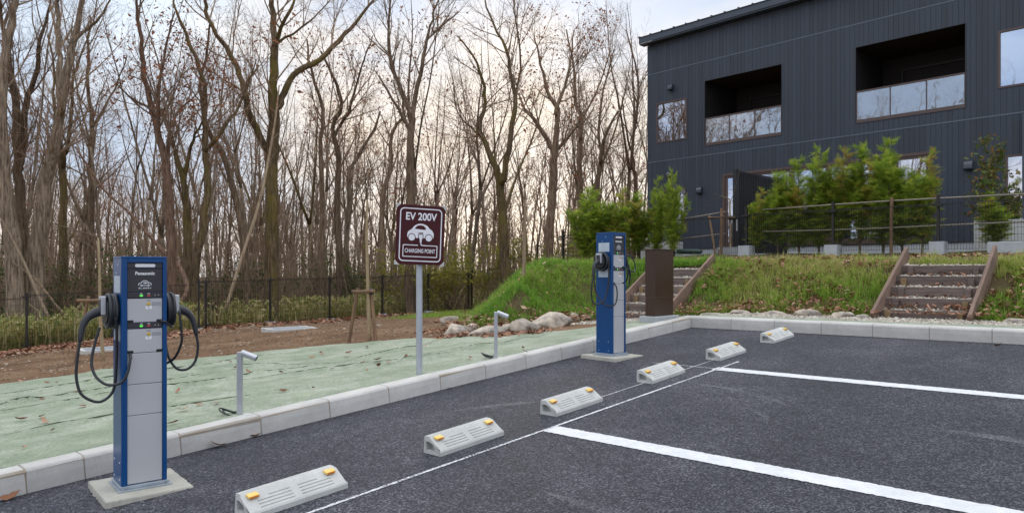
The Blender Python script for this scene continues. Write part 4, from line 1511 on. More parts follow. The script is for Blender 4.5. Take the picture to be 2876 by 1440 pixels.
def grid_wall(xs, zs, holes, y):
    xs, zs = sorted(set(xs)), sorted(set(zs))
    idx, V, Fc = {}, [], []

    def vid(i, j):
        if (i, j) not in idx:
            idx[(i, j)] = len(V)
            V.append((xs[i], y, zs[j]))
        return idx[(i, j)]
    for i in range(len(xs) - 1):
        for j in range(len(zs) - 1):
            cx, cz_ = (xs[i] + xs[i + 1]) / 2, (zs[j] + zs[j + 1]) / 2
            if any(h[1] < cx < h[2] and h[3] < cz_ < h[4] for h in holes):
                continue
            Fc.append((vid(i, j), vid(i + 1, j), vid(i + 1, j + 1), vid(i, j + 1)))
    return V, Fc


xs = [0.0, BL] + [v for op in OPEN for v in op[1:3]]
zs = [0.40, 7.55] + [v for op in OPEN for v in op[3:5]]
V, Fc = grid_wall(xs, zs, OPEN, 0.0)
MB().add(V, Fc).build('wall', M['wallback'], bld)
MB().box(0.004, BL, BDp - 0.2, BDp, 0.3, 8.6).build('wall', M['siding'], bld)
MB().add([(0.001, 0.001, 0.3), (0.001, BDp, 0.3), (0.001, BDp, 8.7), (0.001, 0.001, 7.5)], [(0, 1, 2, 3)]).build('wall', M['siding'], bld)
MB().box(-0.022, 0.0, -0.024, 0.05, 0.68, 7.5).build('corner_trim', M['siding'], bld)
for z in (3.588, 6.512):
    MB().box(-0.024, BL, -0.026, -0.002, z + 0.003, z + 0.033).build('joint_flashing', M['flashing'], bld)
MB().box(-0.01, BL, -0.004, 0.1, 0.0, 0.682).build('foundation', M['found'], bld)
MB().box(-0.03, BL, -0.035, 0.0, 0.684, 0.698).build('base_flashing', M['dkframe'], bld)
MB().box(10.44, 10.53, -0.11, -0.03, 0.55, 3.55).build('downpipe', M['fascia'], bld, bevel=0.01)
# roof
MB().box(-0.17, BL, -0.30, -0.27, 7.555, 7.735).build('fascia', M['fascia'], bld, bevel=0.003)
MB().box(-0.17, BL, -0.2695, 0.0, 7.515, 7.552).build('soffit', M['fascia'], bld)
rp = MB().add([(-0.2, -0.32, 7.74), (BL, -0.32, 7.74), (BL, BDp, 9.0), (-0.2, BDp, 9.0), (-0.2, -0.32, 7.765), (BL, -0.32, 7.765), (BL, BDp, 9.03), (-0.2, BDp, 9.03)],
              [(0, 3, 2, 1), (4, 5, 6, 7), (0, 1, 5, 4), (1, 2, 6, 5), (2, 3, 7, 6), (3, 0, 4, 7)]).build('roof', M['roofing'], bld)
seam = MB().add([(-0.012, 0, 0), (0.012, 0, 0), (0.012, 0, 0.035), (-0.012, 0, 0.035), (-0.012, 9.3, 1.265), (0.012, 9.3, 1.265), (0.012, 9.3, 1.30), (-0.012, 9.3, 1.30)],
                [(0, 1, 2, 3), (5, 4, 7, 6), (0, 4, 5, 1), (1, 5, 6, 2), (2, 6, 7, 3), (3, 7, 4, 0)]).mesh('roof_seam')
seam.materials.append(M['roofing'])
for i in range(30):
    o = bpy.data.objects.new('roof_seam', seam)
    col.objects.link(o)
    o.parent = rp
    o.location = (-0.17 + i * 0.455, -0.315, 7.766)


def frame_box(name, x0, x1, z0, z1, w, y0, y1, mat, parent, bottom=None):
    bw = bottom or w
    V, Fc = grid_wall([x0, x0 + w, x1 - w, x1], [z0, z0 + bw, z1 - w, z1], [('', x0 + w, x1 - w, z0 + bw, z1 - w)], y0)
    V2 = [(v[0], y1, v[2]) for v in V]
    mb = MB()
    n = len(V)
    fs = list(Fc) + [tuple(n + i for i in f[::-1]) for f in Fc]
    mb.add(V + V2, fs)
    # side faces of the ring
    for (a0, a1, c0, c1, out) in ((x0, x1, z0, z1, True), (x0 + w, x1 - w, z0 + bw, z1 - w, False)):
        c = [(a0, c0), (a1, c0), (a1, c1), (a0, c1)]
        for i in range(4):
            p, q_ = c[i], c[(i + 1) % 4]
            mb.add([(p[0], y0, p[1]), (q_[0], y0, q_[1]), (q_[0], y1, q_[1]), (p[0], y1, p[1])], [(0, 1, 2, 3)])
    return mb.build(name, mat, parent)


def room(x0, x1, z0, z1, depth, mats, parent, y0=0.0):
    """the dark space behind an opening: floor, ceiling, sides and back as one shell"""
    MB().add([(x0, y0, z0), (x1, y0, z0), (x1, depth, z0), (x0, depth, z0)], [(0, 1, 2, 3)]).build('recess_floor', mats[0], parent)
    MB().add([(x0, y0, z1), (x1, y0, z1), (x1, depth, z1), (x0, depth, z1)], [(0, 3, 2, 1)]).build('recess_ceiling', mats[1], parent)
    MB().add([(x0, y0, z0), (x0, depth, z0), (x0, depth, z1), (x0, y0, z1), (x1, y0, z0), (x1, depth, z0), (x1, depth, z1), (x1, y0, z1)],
             [(0, 3, 2, 1), (1, 2, 6, 5), (4, 5, 6, 7)]).build('recess_wall', mats[2], parent)


for k, x0, x1, z0, z1 in OPEN:
    if k == 'window':
        f = frame_box('window', x0 + .001, x1 - .001, z0 + .001, z1 - .001, 0.045, -0.034, 0.06, M['bronze'], bld)
        MB().box(x0 + 0.046, x1 - 0.046, 0.004, 0.010, z0 + 0.046, z1 - 0.046).build('pane', M['glass'], f)
        MB().add([(x0, 0.35, z0), (x1, 0.35, z0), (x1, 0.35, z1), (x0, 0.35, z1)], [(0, 1, 2, 3)]).build('window_blind', M['interior'], f)  # dark sheet standing in for the room's shade behind the pane
    elif k == 'balcony':
        bal = bpy.data.objects.new('balcony', None)
        col.objects.link(bal)
        bal.parent = bld
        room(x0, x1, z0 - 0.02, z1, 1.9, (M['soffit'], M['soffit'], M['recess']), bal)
        frame_box('opening_trim', x0 + .001, x1 - .001, z0 + .001, z1 - .001, 0.018, -0.028, 0.10, M['dkframe'], bal)
        # sliding door at the back
        frame_box('balcony_door', x0 + 0.5, x1 - 0.3, z0, z1 - 0.35, 0.05, 1.84, 1.89, M['dkframe'], bal)
        MB().box(x0 + 0.019, x1 - 0.019, -0.020, 0.035, z0 + 0.019, z0 + 0.105).build('bottom_rail', M['bronze'], bal)
        MB().box(x0 + 0.019, x1 - 0.019, -0.020, 0.035, 4.71, 4.750).build('top_rail', M['bronze'], bal)
        w = (x1 - x0 - 0.04) / 3
        for i in range(3):
            xa = x0 + 0.02 + i * w
            MB().box(xa + 0.012, xa + w - 0.012, 0.0, 0.008, z0 + 0.107, 4.708).build('glass_panel', M['glass_rail'], bal)
        for i in range(4):
            xa = min(max(x0 + 0.02 + i * w, x0 + 0.03), x1 - 0.03)
            MB().box(xa - 0.011, xa + 0.011, -0.018, 0.033, z0 + 0.106, 4.709).build('railing_post', M['bronze'], bal)
        MB().lathe([(0.05, 0), (0.045, 0.015)], 14, Matrix.Translation(((x0 + x1) / 2 + 0.3, 0.9, z1 - 0.016))).build('ceiling_lamp', M['bronze'], bal)
    else:
        f = frame_box('sliding_doors', x0 + .001, x1 - .001, z0 + .001, z1 - .001, 0.075, -0.040, 0.08, M['bronze'], bld, 0.05)
        cuts = [x0 + 0.076, 3.78, 4.97, 6.02, 6.85, 7.72, x1 - 0.076]
        for a0, a1 in zip(cuts[:-1], cuts[1:]):
            l_ = frame_box('door_leaf', a0 + .003, a1 - .003, z0 + 0.052, z1 - 0.077, 0.075, -0.012, 0.03, M['bronze'], f, 0.10)
            MB().box(a0 + 0.079, a1 - 0.079, 0.006, 0.014, z0 + 0.153, z1 - 0.153).build('pane', M['glass'], l_)
        MB().add([(x0, 0.6, z0), (x1, 0.6, z0), (x1, 0.6, z1), (x0, 0.6, z1)], [(0, 1, 2, 3)]).build('room_curtain', M['interior'], f)  # added dark sheet, its colour gives the unlit room behind the doors
for (x_, z_, w) in ((0.943, 5.944, 0.20), (0.883, 3.126, 0.20), (2.01, 2.519, 0.21), (9.376, 2.511, 0.23)):
    prof = [(a, z_ + b) for a, b in [(-0.025, -w / 2), (-0.15, -w / 2), (-0.165, -w / 2 + 0.03), (-0.15, 0.01), (-0.11, w / 2 - 0.03), (-0.06, w / 2), (-0.025, w / 2)]]
    MB().prism(prof, x_ - w * 0.42, x_ + w * 0.42, axis=0).build('vent_hood', M['hood'], bld, bevel=0.014, seg=3)

# slatted screen from the house toward the fence
sp0 = at(2066, 708, 17.9)
spz = float(T(sp0[0], sp0[1]))
SM = Matrix.Translation((sp0[0], sp0[1], spz)) @ Matrix.Rotation(math.atan2(BD[1], BD[0]) + R(90), 4, 'Z')
scr = empty('slat_screen', SM, 'dark screen of upright slats standing between the house doors and the fence', 'screen')
SH = at(2066, 476, 17.9)[2] - spz
MB().box(-0.05, 0.05, -0.05, 0.05, -0.2, SH).build('post', M['dkframe'], scr)
MB().box(0.06, 0.13, -0.03, 0.03, -0.2, SH + 0.01).build('post', M['dkframe'], scr)
slat = MB().box(-0.012, 0.012, -0.03, 0.03, 0.12, SH - 0.08).mesh('slat')
slat.materials.append(M['dkframe'])
for i in range(30):
    o = bpy.data.objects.new('slat', slat)
    col.objects.link(o)
    o.parent = scr
    o.location = (0.19 + i * 0.085, 0, 0)
for z in (0.08, SH - 0.07):
    MB().box(0.13, 2.75, -0.02, 0.02, z, z + 0.04).build('rail', M['dkframe'], scr)
MB().box(-0.06, 0.0, -0.058, -0.052, 0.62, 0.90).build('notice_plate', M['unit'], scr)

# pale equipment against the house wall
def outdoor_unit(p, rot, w, d, h, label):
    z_ = float(T(p[0], p[1])) - 0.02
    r_ = empty('outdoor_unit', Matrix.Translation((p[0], p[1], z_)) @ Matrix.Rotation(rot, 4, 'Z'), label, 'outdoor unit')
    MB().box(-w / 2, w / 2, -d / 2, d / 2, 0.06, h).build('housing', M['unit'], r_, bevel=0.015)
    for s_ in (-1, 1):
        MB().box(s_ * w * 0.35 - 0.05, s_ * w * 0.35 + 0.05, -d / 2, d / 2, 0, 0.06).build('foot', M['footing'], r_)
    for i in range(7):
        z2 = h * 0.25 + i * h * 0.08
        MB().box(-w * 0.4, w * 0.2, -d / 2 - 0.006, -d / 2 + 0.001, z2, z2 + 0.018).build('louvre', M['bracket'], r_)
    return r_


bang = math.atan2(BD[1], BD[0])
pu = at(1855, 705, 21.2)
outdoor_unit(pu, bang, 1.25, 0.5, 0.60, 'low pale box with vents behind the left conifers and fence')
pu = at(2810, 690, 15.6)
outdoor_unit(pu, bang, 0.9, 0.45, 0.72, 'pale grey box behind the fence under the small leafy tree')
pt = at(1935, 716, 17.3)
tz = float(T(pt[0], pt[1]))
tp = MB().tube([(pt[0] - BD[0] * 0.32, pt[1] - BD[1] * 0.32, tz + 0.09), (pt[0] - BD[0] * 0.1, pt[1] - BD[1] * 0.1, tz + 0.10), (pt[0] + BD[0] * 0.30, pt[1] + BD[1] * 0.30, tz + 0.085), (pt[0] + BD[0] * 0.36, pt[1] + BD[1] * 0.36, tz + 0.08)], [0.055, 0.065, 0.06, 0.03], 10).build('rolled_tarp', M['tarp'], smooth=True)
tag(tp, 'dark green roll lying on the ground behind the fence near the brown cabinet', 'tarp')

# ------------------------------------------------------------------ fences
def mesh_panel(L, H, pitch=0.05, rows=9, w=0.005):
    mb = MB()
    n = int(round(L / pitch))
    for i in range(n + 1):
        x_ = L * i / n
        mb.box(x_ - w / 2, x_ + w / 2, -w / 2, w / 2, 0.05, H + 0.02)
    for j in range(rows):
        z_ = 0.07 + (H - 0.08) * j / (rows - 1)
        mb.box(0, L, w / 2, w * 1.5, z_ - w / 2, z_ + w / 2)
    mb.box(0, L, -0.03, -0.022, H - 0.035, H - 0.027)
    mb.box(0, L, -0.018, -0.010, H - 0.005, H + 0.003)
    me = mb.mesh('mesh_panel')
    me.materials.append(M['fence'])
    return me


def fence(name, pts, H, post_h, label, foot=None, postw=0.05, pitch=0.05, rows=9, skip=(), fh=0.05):
    root = empty(name, Matrix.Identity(4), label, 'fence')
    post = MB().box(-postw / 2, postw / 2, -postw / 2, postw / 2, -0.3, post_h).mesh('post')
    post.materials.append(M['fence'])
    cap = MB().box(-0.09, 0.09, -0.03, 0.03, 0, 0.035).mesh('clamp')
    cap.materials.append(M['fence'])
    base = MB().box(-0.12, 0.12, -0.12, 0.12, -0.25, fh).mesh('footing')
    base.materials.append(M['footing'])
    for i, p in enumerate(pts):
        z_ = p[2]
        if i + 1 < len(pts):
            q_ = pts[i + 1]
        ang_ = math.atan2(q_[1] - p[1], q_[0] - p[0]) if i + 1 < len(pts) else ang_
        o = bpy.data.objects.new('post', post)
        col.objects.link(o)
        o.parent = root
        o.location = (p[0], p[1], z_)
        o.rotation_euler = (0, 0, ang_)
        for cz_ in (0.1, H - 0.05):
            c = bpy.data.objects.new('clamp', cap)
            col.objects.link(c)
            c.parent = o
            c.location = (0, -postw / 2 - 0.02, cz_)
        if foot is None or i in foot:
            o2 = bpy.data.objects.new('footing', base)
            col.objects.link(o2)
            o2.parent = root
            o2.location = (p[0], p[1], z_ + 0.02 + random.uniform(-0.02, 0.04))
            o2.rotation_euler = (0, 0, ang_)
            s_ = random.uniform(0.85, 1.15)
            o2.scale = (s_, s_, 1)
        if i + 1 < len(pts) and i not in skip:
            d = np.hypot(q_[0] - p[0], q_[1] - p[1])
            pm_ = bpy.data.objects.new('mesh_panel', mesh_panel(d - postw, H, pitch, rows))
            col.objects.link(pm_)
            pm_.parent = root
            sh = Matrix.Identity(4)
            sh[2][0] = (q_[2] - z_) / d
            pm_.matrix_local = Matrix.Translation((p[0], p[1], z_)) @ Matrix.Rotation(ang_, 4, 'Z') @ sh @ Matrix.Translation((postw / 2, 0, 0))
    return root


wf = []
for px_, D in ((-420, 15.4), (-165, 16.2), (75, 17.1), (316, 17.9), (558, 18.75)):
    p = at(px_, HY, D)
    wf.append((p[0], p[1], float(T(p[0], p[1], 0))))
fence('wire_fence', wf, 1.30, 1.36, 'dark wire mesh fence running before the woods at the charging stand', foot=[4])
wf = []
for px_, D in ((578, 20.0), (759, 21.1), (926, 22.3), (1074, 23.3), (1203, 24.3), (1316, 25.2)):
    p = at(px_, HY, D)
    wf.append((p[0], p[1], float(T(p[0], p[1], 0))))
fence('wire_fence', wf, 1.33, 1.37, 'dark wire mesh fence at the wood edge behind the sign pole', foot=[1, 2, 3, 4])
wf = []
for px_, py_, D in ((1325, 890, 25.4), (1422, 850, 26.6), (1510, 800, 27.8)):
    p = at(px_, py_, D)
    wf.append((p[0], p[1], p[2] + 0.05))
fence('wire_fence', wf, 1.5, 1.62, 'short dark mesh fence climbing behind the grass mound', foot=[])
wf = []
f0 = at(1892, HY, 18.0)
f1 = at(2640, HY, 13.62)
fd = (f1 - f0)[:2]
fd = fd / np.linalg.norm(fd)
for k in range(-3, 7):
    p = f0[:2] + fd * 2.0 * k * 0.992
    if k == -2:
        p = p + fd * 0.18
    wf.append((p[0], p[1], float(T(p[0], p[1], 0)) + 0.01))
fence('wire_fence', wf, 0.93, 1.10, 'black wire mesh fence along the top of the grass bank before the conifers', foot=[0, 1, 4, 5, 6, 7, 8], postw=0.05, rows=8, fh=0.17)


def slab_block(p, rot, w, d, h, label):
    o = MB().box(-w / 2, w / 2, -d / 2, d / 2, -0.2, h).build('concrete_block', M['footing'], bevel=0.01)
    o.matrix_world = Matrix.Translation((p[0], p[1], float(T(p[0], p[1])))) @ Matrix.Rotation(rot, 4, 'Z')
    return tag(o, label, 'concrete block')


pb = at(2050, 712, 17.4)
slab_block(pb, bang, 0.55, 0.3, 0.19, 'pale concrete block on the bank below the slatted screen post')
pb = at(2096, 712, 17.1)
slab_block(pb, bang, 0.30, 0.3, 0.17, 'small mottled concrete block beside the larger block below the slatted screen')
pb = at(2850, 712, 12.2)
slab_block(pb, bang, 0.75, 0.25, 0.20, 'long concrete block at the fence foot, past the right timber steps')

# timber stakes and rails that hold the hedge
def hedge_support(label, a, b, stakes, group='hedge supports'):
    r_ = empty('hedge_support', Matrix.Identity(4), label, 'hedge support', group)
    za = float(T(a[0], a[1], 0))
    zb_ = float(T(b[0], b[1], 0))
    for h in (0.52, 1.04):
        n = 9
        pts = []
        for t in np.linspace(0, 1, n):
            p = a[:2] + (b - a)[:2] * t
            pts.append((p[0], p[1], za + (zb_ - za) * t + h + 0.012 * math.sin(t * 7 + h * 5)))
        MB().tube(pts, 0.016, 7).build('rail', M['rope'], r_, smooth=True)
    for t in stakes:
        p = a[:2] + (b - a)[:2] * t - np.array([0.0, 0.05])
        z_ = float(T(p[0], p[1], 0))
        MB().tube([(p[0], p[1], z_ - 0.2), (p[0], p[1], z_ + 0.6), (p[0] + 0.01, p[1], z_ + 1.12)], [0.034, 0.033, 0.031], 9).build('stake', M['stake'], r_)
    return r_


off = np.array([-fd[1], fd[0]]) * 0.16


def fpos(s_):
    p = f0[:2] + fd * s_ + off
    return np.array([p[0], p[1], 0])


hedge_support('timber stakes and pole rails before the broad conifer hedge', fpos(2.3), fpos(8.9), [0.42, 0.95])
hedge_support('timber stake and two pole rails before the far-left conifers', fpos(-4.2), fpos(1.35), [0.15, 0.55, 0.985])

# ------------------------------------------------------------------ timber steps
GR = []          # gravel places: (x, y, z)


def steps(x0, x1, y0, ztop0, rise, tread, n, label):
    r_ = empty('timber_steps', Matrix.Translation((x0, y0, 0)), label, 'steps', 'timber and gravel steps up the bank')
    W = x1 - x0
    g = MB()
    for k in range(n):
        y_ = tread * k
        zt_ = ztop0 + rise * k
        wob = random.uniform(-0.01, 0.01)
        MB().box(0.02, W - 0.02, y_, y_ + 0.045, zt_ - rise - 0.02, zt_ + wob * 0.4).build('plank', M['plank'], r_, bevel=0.004)
        for xx in (0.16, W - 0.18):
            xx += random.uniform(-0.03, 0.03)
            MB().box(xx - 0.035, xx + 0.035, y_ - 0.058, y_ - 0.002, zt_ - rise - 0.05, zt_ - 0.012 + random.uniform(-0.02, 0.004)).build('stake', M['newstake'] if random.random() < 0.6 else M['plank'], r_, bevel=0.008)
        # stone fill of the tread
        m_ = 420
        gx_ = rng.uniform(0.03, W - 0.03, m_)
        gy_ = rng.uniform(y_ + 0.05, y_ + tread - 0.01, m_)
        gz_ = zt_ - 0.014 + 0.035 * (gy_ - y_ - 0.05) / tread + rng.uniform(-0.006, 0.012, m_)
        stones(g, gx_, gy_, gz_, 0.012)
        g.box(0.03, W - 0.03, y_ + 0.046, y_ + tread - 0.001, zt_ - 0.2, zt_ - 0.022)
    g.build('gravel_fill', M['gravel'], r_, kind='stuff')
    L = tread * n
    for xx in (0.0, W - 0.045):
        a = (xx + 0.02, -0.22, ztop0 - rise * 0.85)
        b = (xx + 0.02, L + 0.12, ztop0 + rise * (n - 1) + 0.20)
        MB().bar(a, b, 0.045, 0.20).build('stringer', M['rail'], r_, bevel=0.005)
        MB().bar((a[0], a[1] + 0.06, a[2] - 0.19), (b[0], b[1] - 0.02, b[2] - 0.19), 0.04, 0.17).build('stringer', M['rail'], r_, bevel=0.005)
    return r_


def stones(mb, x_, y_, z_, s, flat=0.7):
    m_ = len(x_)
    base = np.array([(1, 0, 0), (-1, 0, 0), (0, 1, 0), (0, -1, 0), (0, 0, 1), (0, 0, -1)], float)
    fc = np.array([(0, 2, 4), (2, 1, 4), (1, 3, 4), (3, 0, 4), (2, 0, 5), (1, 2, 5), (3, 1, 5), (0, 3, 5)])
    sc = s * rng.lognormal(0, 0.4, (m_, 1, 1)) * rng.uniform(0.6, 1.25, (m_, 6, 1)) * np.array([1, 1, flat])
    V = base[None] * sc
    a = rng.uniform(0, 6.28, m_)
    c, s2 = np.cos(a)[:, None], np.sin(a)[:, None]
    X = V[..., 0] * c - V[..., 1] * s2 + x_[:, None]
    Y = V[..., 0] * s2 + V[..., 1] * c + y_[:, None]
    Z = V[..., 2] + rng.normal(0, s * 0.25, (m_, 6)) + np.asarray(z_)[:, None]
    mb.add(np.stack([X, Y, Z], -1).reshape(-1, 3), (np.arange(m_)[:, None, None] * 6 + fc[None]).reshape(-1, 3), np.repeat(rng.uniform(0.02, 1, m_), 6))


steps(-2.33, -1.20, 8.44, 1.3 - 0.74, 0.153, 0.262, 6, 'left flight of timber steps, partly hidden by the brown cabinet')
steps(2.02, 3.19, 8.53, 1.3 - 0.528, 0.150, 0.262, 5, 'right flight of timber steps with gravel treads, in full view')

# ------------------------------------------------------------------ gravel, boulders
g = MB()
m_ = 9000
x_ = rng.uniform(-1.0, 8.5, m_)
y_ = rng.uniform(7.62, 8.52, m_) + vnoise(x_, x_ * 0, 0.6, 8) * 0.1
stones(g, x_, y_, T(x_, y_) + 0.006, 0.015)
m_ = 2600
x_ = rng.uniform(-2.0, -0.8, m_)
y_ = rng.uniform(6.6, 8.4, m_)
stones(g, x_, y_, T(x_, y_) + 0.004, 0.014)
tag(g.build('gravel', M['gravel']), kind='stuff')
g = MB()
m_ = 7000
x_ = rng.uniform(-14, -1.5, m_)
y_ = rng.uniform(-3, 9, m_)
k = (foot_dist(x_, y_) < -0.1)
xe2 = np.interp(y_, edge[o_.argsort()][:, 1] if False else edge[np.argsort(edge[:, 1])][:, 1], edge[np.argsort(edge[:, 1])][:, 0])
k &= x_ < xe2 - 0.1
stones(g, x_[k], y_[k], T(x_[k], y_[k]) + 0.004, 0.016, 0.5)
# pale stony band in front of the fence
m_ = 3500
t_ = rng.uniform(0, 1, m_)
xa_ = -13.2 + rng.normal(0, 0.35, m_)
ya_ = -2 + 15.5 * t_
stones(g, xa_, ya_, T(xa_, ya_) + 0.004, 0.02, 0.5)
tag(g.build('scattered_pebbles', M['pebble']), kind='stuff')


def boulder(p, w, d, h, label, seed, rz=0.0, sink=0.25, group='boulders at the foot of the grass bank', mat=None):
    import bmesh
    bm = bmesh.new()
    bmesh.ops.create_icosphere(bm, subdivisions=4, radius=1)
    rr = np.random.default_rng(seed)
    pl = rr.normal(0, 1, (13, 3))
    pl /= np.linalg.norm(pl, axis=1, keepdims=True)
    dist = rr.uniform(0.55, 0.92, 13)
    for v in bm.verts:
        c = np.array(v.co)
        for a, b in zip(pl, dist):                                # broken, faceted faces
            e_ = c @ a - b
            if e_ > 0:
                c = c - a * e_ * 0.86
        c = c * (1 + 0.10 * float(vnoise(c[0] * 1.3 + seed, c[1] * 1.3 + c[2], 0.5, seed)) + 0.10 * float(vnoise(c[0] * 3 + c[2] * 2, c[1] * 3 - c[2], 0.5, seed + 1)) + 0.06 * float(vnoise(c[0] * 7 + c[2] * 5, c[1] * 7 - c[2] * 3, 0.5, seed + 2)))
        v.co = (c[0] * w / 2, c[1] * d / 2, c[2] * h / 2)
    for f in bm.faces:
        f.smooth = True
    me = bpy.data.meshes.new('boulder')
    bm.to_mesh(me)
    bm.free()
    me.materials.append(mat or M['rock'])
    o = bpy.data.objects.new('boulder', me)
    col.objects.link(o)
    o.matrix_world = Matrix.Translation((p[0], p[1], p[2] + h / 2 - h * sink)) @ Matrix.Rotation(rz, 4, 'Z')
    return tag(o, label, 'boulder', group)


BO = [(1322, 858, 12.2, .48, .36, .36, 'dark-sided upright boulder at the grass edge above two paler ones'),
      (1268, 912, 11.9, .40, .34, .27, 'pale rounded boulder tucked behind the lowest corner boulder'),
      (1282, 938, 11.3, .40, .34, .24, 'pale boulder at the outer corner of the bank by the dirt'),
      (1325, 930, 11.4, .20, .18, .16, 'small grey stone wedged between pale boulders'),
      (1368, 940, 11.0, .50, .34, .17, 'long flat tan boulder at the edge of the green sheet, behind the garden light'),
      (1425, 932, 11.0, .22, .20, .16, 'small mossy boulder just past the garden light post'),
      (1474, 932, 10.9, .40, .32, .24, 'smooth pale boulder with red leaves at its foot'),
      (1548, 918, 11.0, .56, .42, .30, 'large grey-brown boulder, widest in the row before the far charging stand'),
      (1612, 900, 11.3, .18, .16, .16, 'small brown pointed stone beside the gravel and the largest boulder'),
      (1640, 897, 11.5, .24, .2, .12, 'low brown stone half buried at the gravel edge')]
for i, (px_, py_, D, w, d, h, lb) in enumerate(BO):
    p, Dg = gp(px_, py_, 8)
    p[2] -= 0.01
    boulder(p, w * 1.15, d * 1.1, h * 1.12, lb, 11 + i * 7, YAW + rng.uniform(-0.3, 0.3))
for i, (bx_, by_, w, h, lb) in enumerate([(-0.35, 8.32, .42, .13, 'flat pale stone at the bank foot beside the cabinet plinth'),
                                         (0.15, 8.34, .40, .14, 'flat pale stone second from the cabinet along the back kerb'),
                                         (0.62, 8.36, .52, .13, 'long flat stone behind the back kerb before the dark one'),
                                         (1.20, 8.36, .50, .20, 'dark grey long stone at the foot of the grass bank'),
                                         (1.66, 8.36, .36, .15, 'tan flat stone just before the right timber steps'),
                                         (1.90, 8.30, .22, .11, 'small stone against the foot of the right timber steps'),
                                         (3.62, 8.40, .45, .12, 'low buried stone past the right timber steps'),
                                         (4.10, 8.38, .40, .14, 'pale low stone near the end of the back kerb')]):
    boulder(np.array([bx_, by_, float(T(bx_, by_))]), w, 0.24, h * 0.9, lb, 200 + i * 5, rng.uniform(-0.15, 0.15), 0.42, 'flat stones edging the bank', )

# inspection covers set in the soil
def cover(p, w, d, rot, label):
    z_ = float(T(p[0], p[1], 0))
    r_ = empty('inspection_cover', Matrix.Translation((p[0], p[1], z_)) @ Matrix.Rotation(rot, 4, 'Z'), label, 'inspection cover')
    frame = MB()
    V, Fc = grid_wall([-w / 2, -w / 2 + .07, w / 2 - .07, w / 2], [-d / 2, -d / 2 + .07, d / 2 - .07, d / 2], [('', -w / 2 + .07, w / 2 - .07, -d / 2 + .07, d / 2 - .07)], 0)
    frame.add([(v[0], v[2], 0.045) for v in V], Fc)
    o = frame.build('frame', M['kerb'], r_)
    s2 = o.modifiers.new('solid', 'SOLIDIFY')
    s2.thickness = 0.12
    MB().box(-w / 2 + .075, w / 2 - .075, -d / 2 + .075, d / 2 - .075, -0.05, 0.035).build('lid', M['galv'], r_, bevel=0.004)
    return r_


p, D = gp(814, 926, 8)
cover(p, 1.0, 0.75, YAW + R(38), 'square grey inspection cover in the bare soil beside the red leaves')
p, D = gp(300, 983, 8)
cover(p, 0.95, 0.7, YAW + R(38), 'pale inspection cover in the soil behind the large charging stand')


# ------------------------------------------------------------------ saplings with timber supports
def rot_dir(d, ang, az):
    d = d / np.linalg.norm(d)
    ref = np.array([0, 0, 1.0]) if abs(d[2]) < 0.9 else np.array([1.0, 0, 0])
    x = np.cross(ref, d)
    x /= np.linalg.norm(x)
    y = np.cross(d, x)
    return d * math.cos(ang) + (x * math.cos(az) + y * math.sin(az)) * math.sin(ang)


def wander(rg, p, d, L, n, jit, up, droop=0.0):
    pts = [np.array(p, float)]
    d = np.array(d, float)
    for i in range(n):
        d = d + rg.normal(0, jit, 3) + np.array([0, 0, up])
        d /= np.linalg.norm(d)
        pts.append(pts[-1] + d * L / n)
    return np.array(pts)


def twigs(mb, rg, pts, rad, lvl, P):
    """side branches along a stem, then their own side branches"""
    seg = np.linalg.norm(np.diff(pts, axis=0), axis=1)
    L = seg.sum()
    cum = np.concatenate([[0], np.cumsum(seg)])
    n = max(1, int(rg.poisson(P['n'][lvl] * L)))
    for t in rg.uniform(P['t0'][lvl], 1.0, n):
        s_ = t * L
        i = min(np.searchsorted(cum, s_) - 1, len(seg) - 1)
        i = max(i, 0)
        f = (s_ - cum[i]) / max(seg[i], 1e-6)
        p = pts[i] + (pts[i + 1] - pts[i]) * f
        r0 = rad[i] + (rad[i + 1] - rad[i]) * f
        d = rot_dir(pts[i + 1] - pts[i], R(rg.uniform(*P['ang'][lvl])), rg.uniform(0, 6.283))
        ln = P['len'][lvl] * rg.uniform(0.5, 1.25) * (1.15 - 0.6 * t)
        rr = max(min(r0 * 0.62, P['rmax'][lvl]), P['rmin'])
        m_ = P['seg'][lvl]
        q_ = wander(rg, p, d, ln, m_, P['jit'][lvl], P['up'][lvl])
        rd = np.linspace(rr, max(rr * 0.3, P['rmin'] * 0.7), m_ + 1)
        mb.tube(q_, rd, P['sides'][lvl])
        if lvl + 1 < len(P['n']):
            twigs(mb, rg, q_, rd, lvl + 1, P)
        elif P.get('ends') is not None:
            P['ends'].append(q_[-1])


SAP = dict(n=[3.2, 4.0], t0=[0.45, 0.25], ang=[(28, 55), (25, 50)], len=[0.9, 0.35], rmax=[0.012, 0.006], rmin=0.0028, seg=[5, 3], jit=[0.10, 0.12], up=[0.06, 0.03], sides=[4, 3])


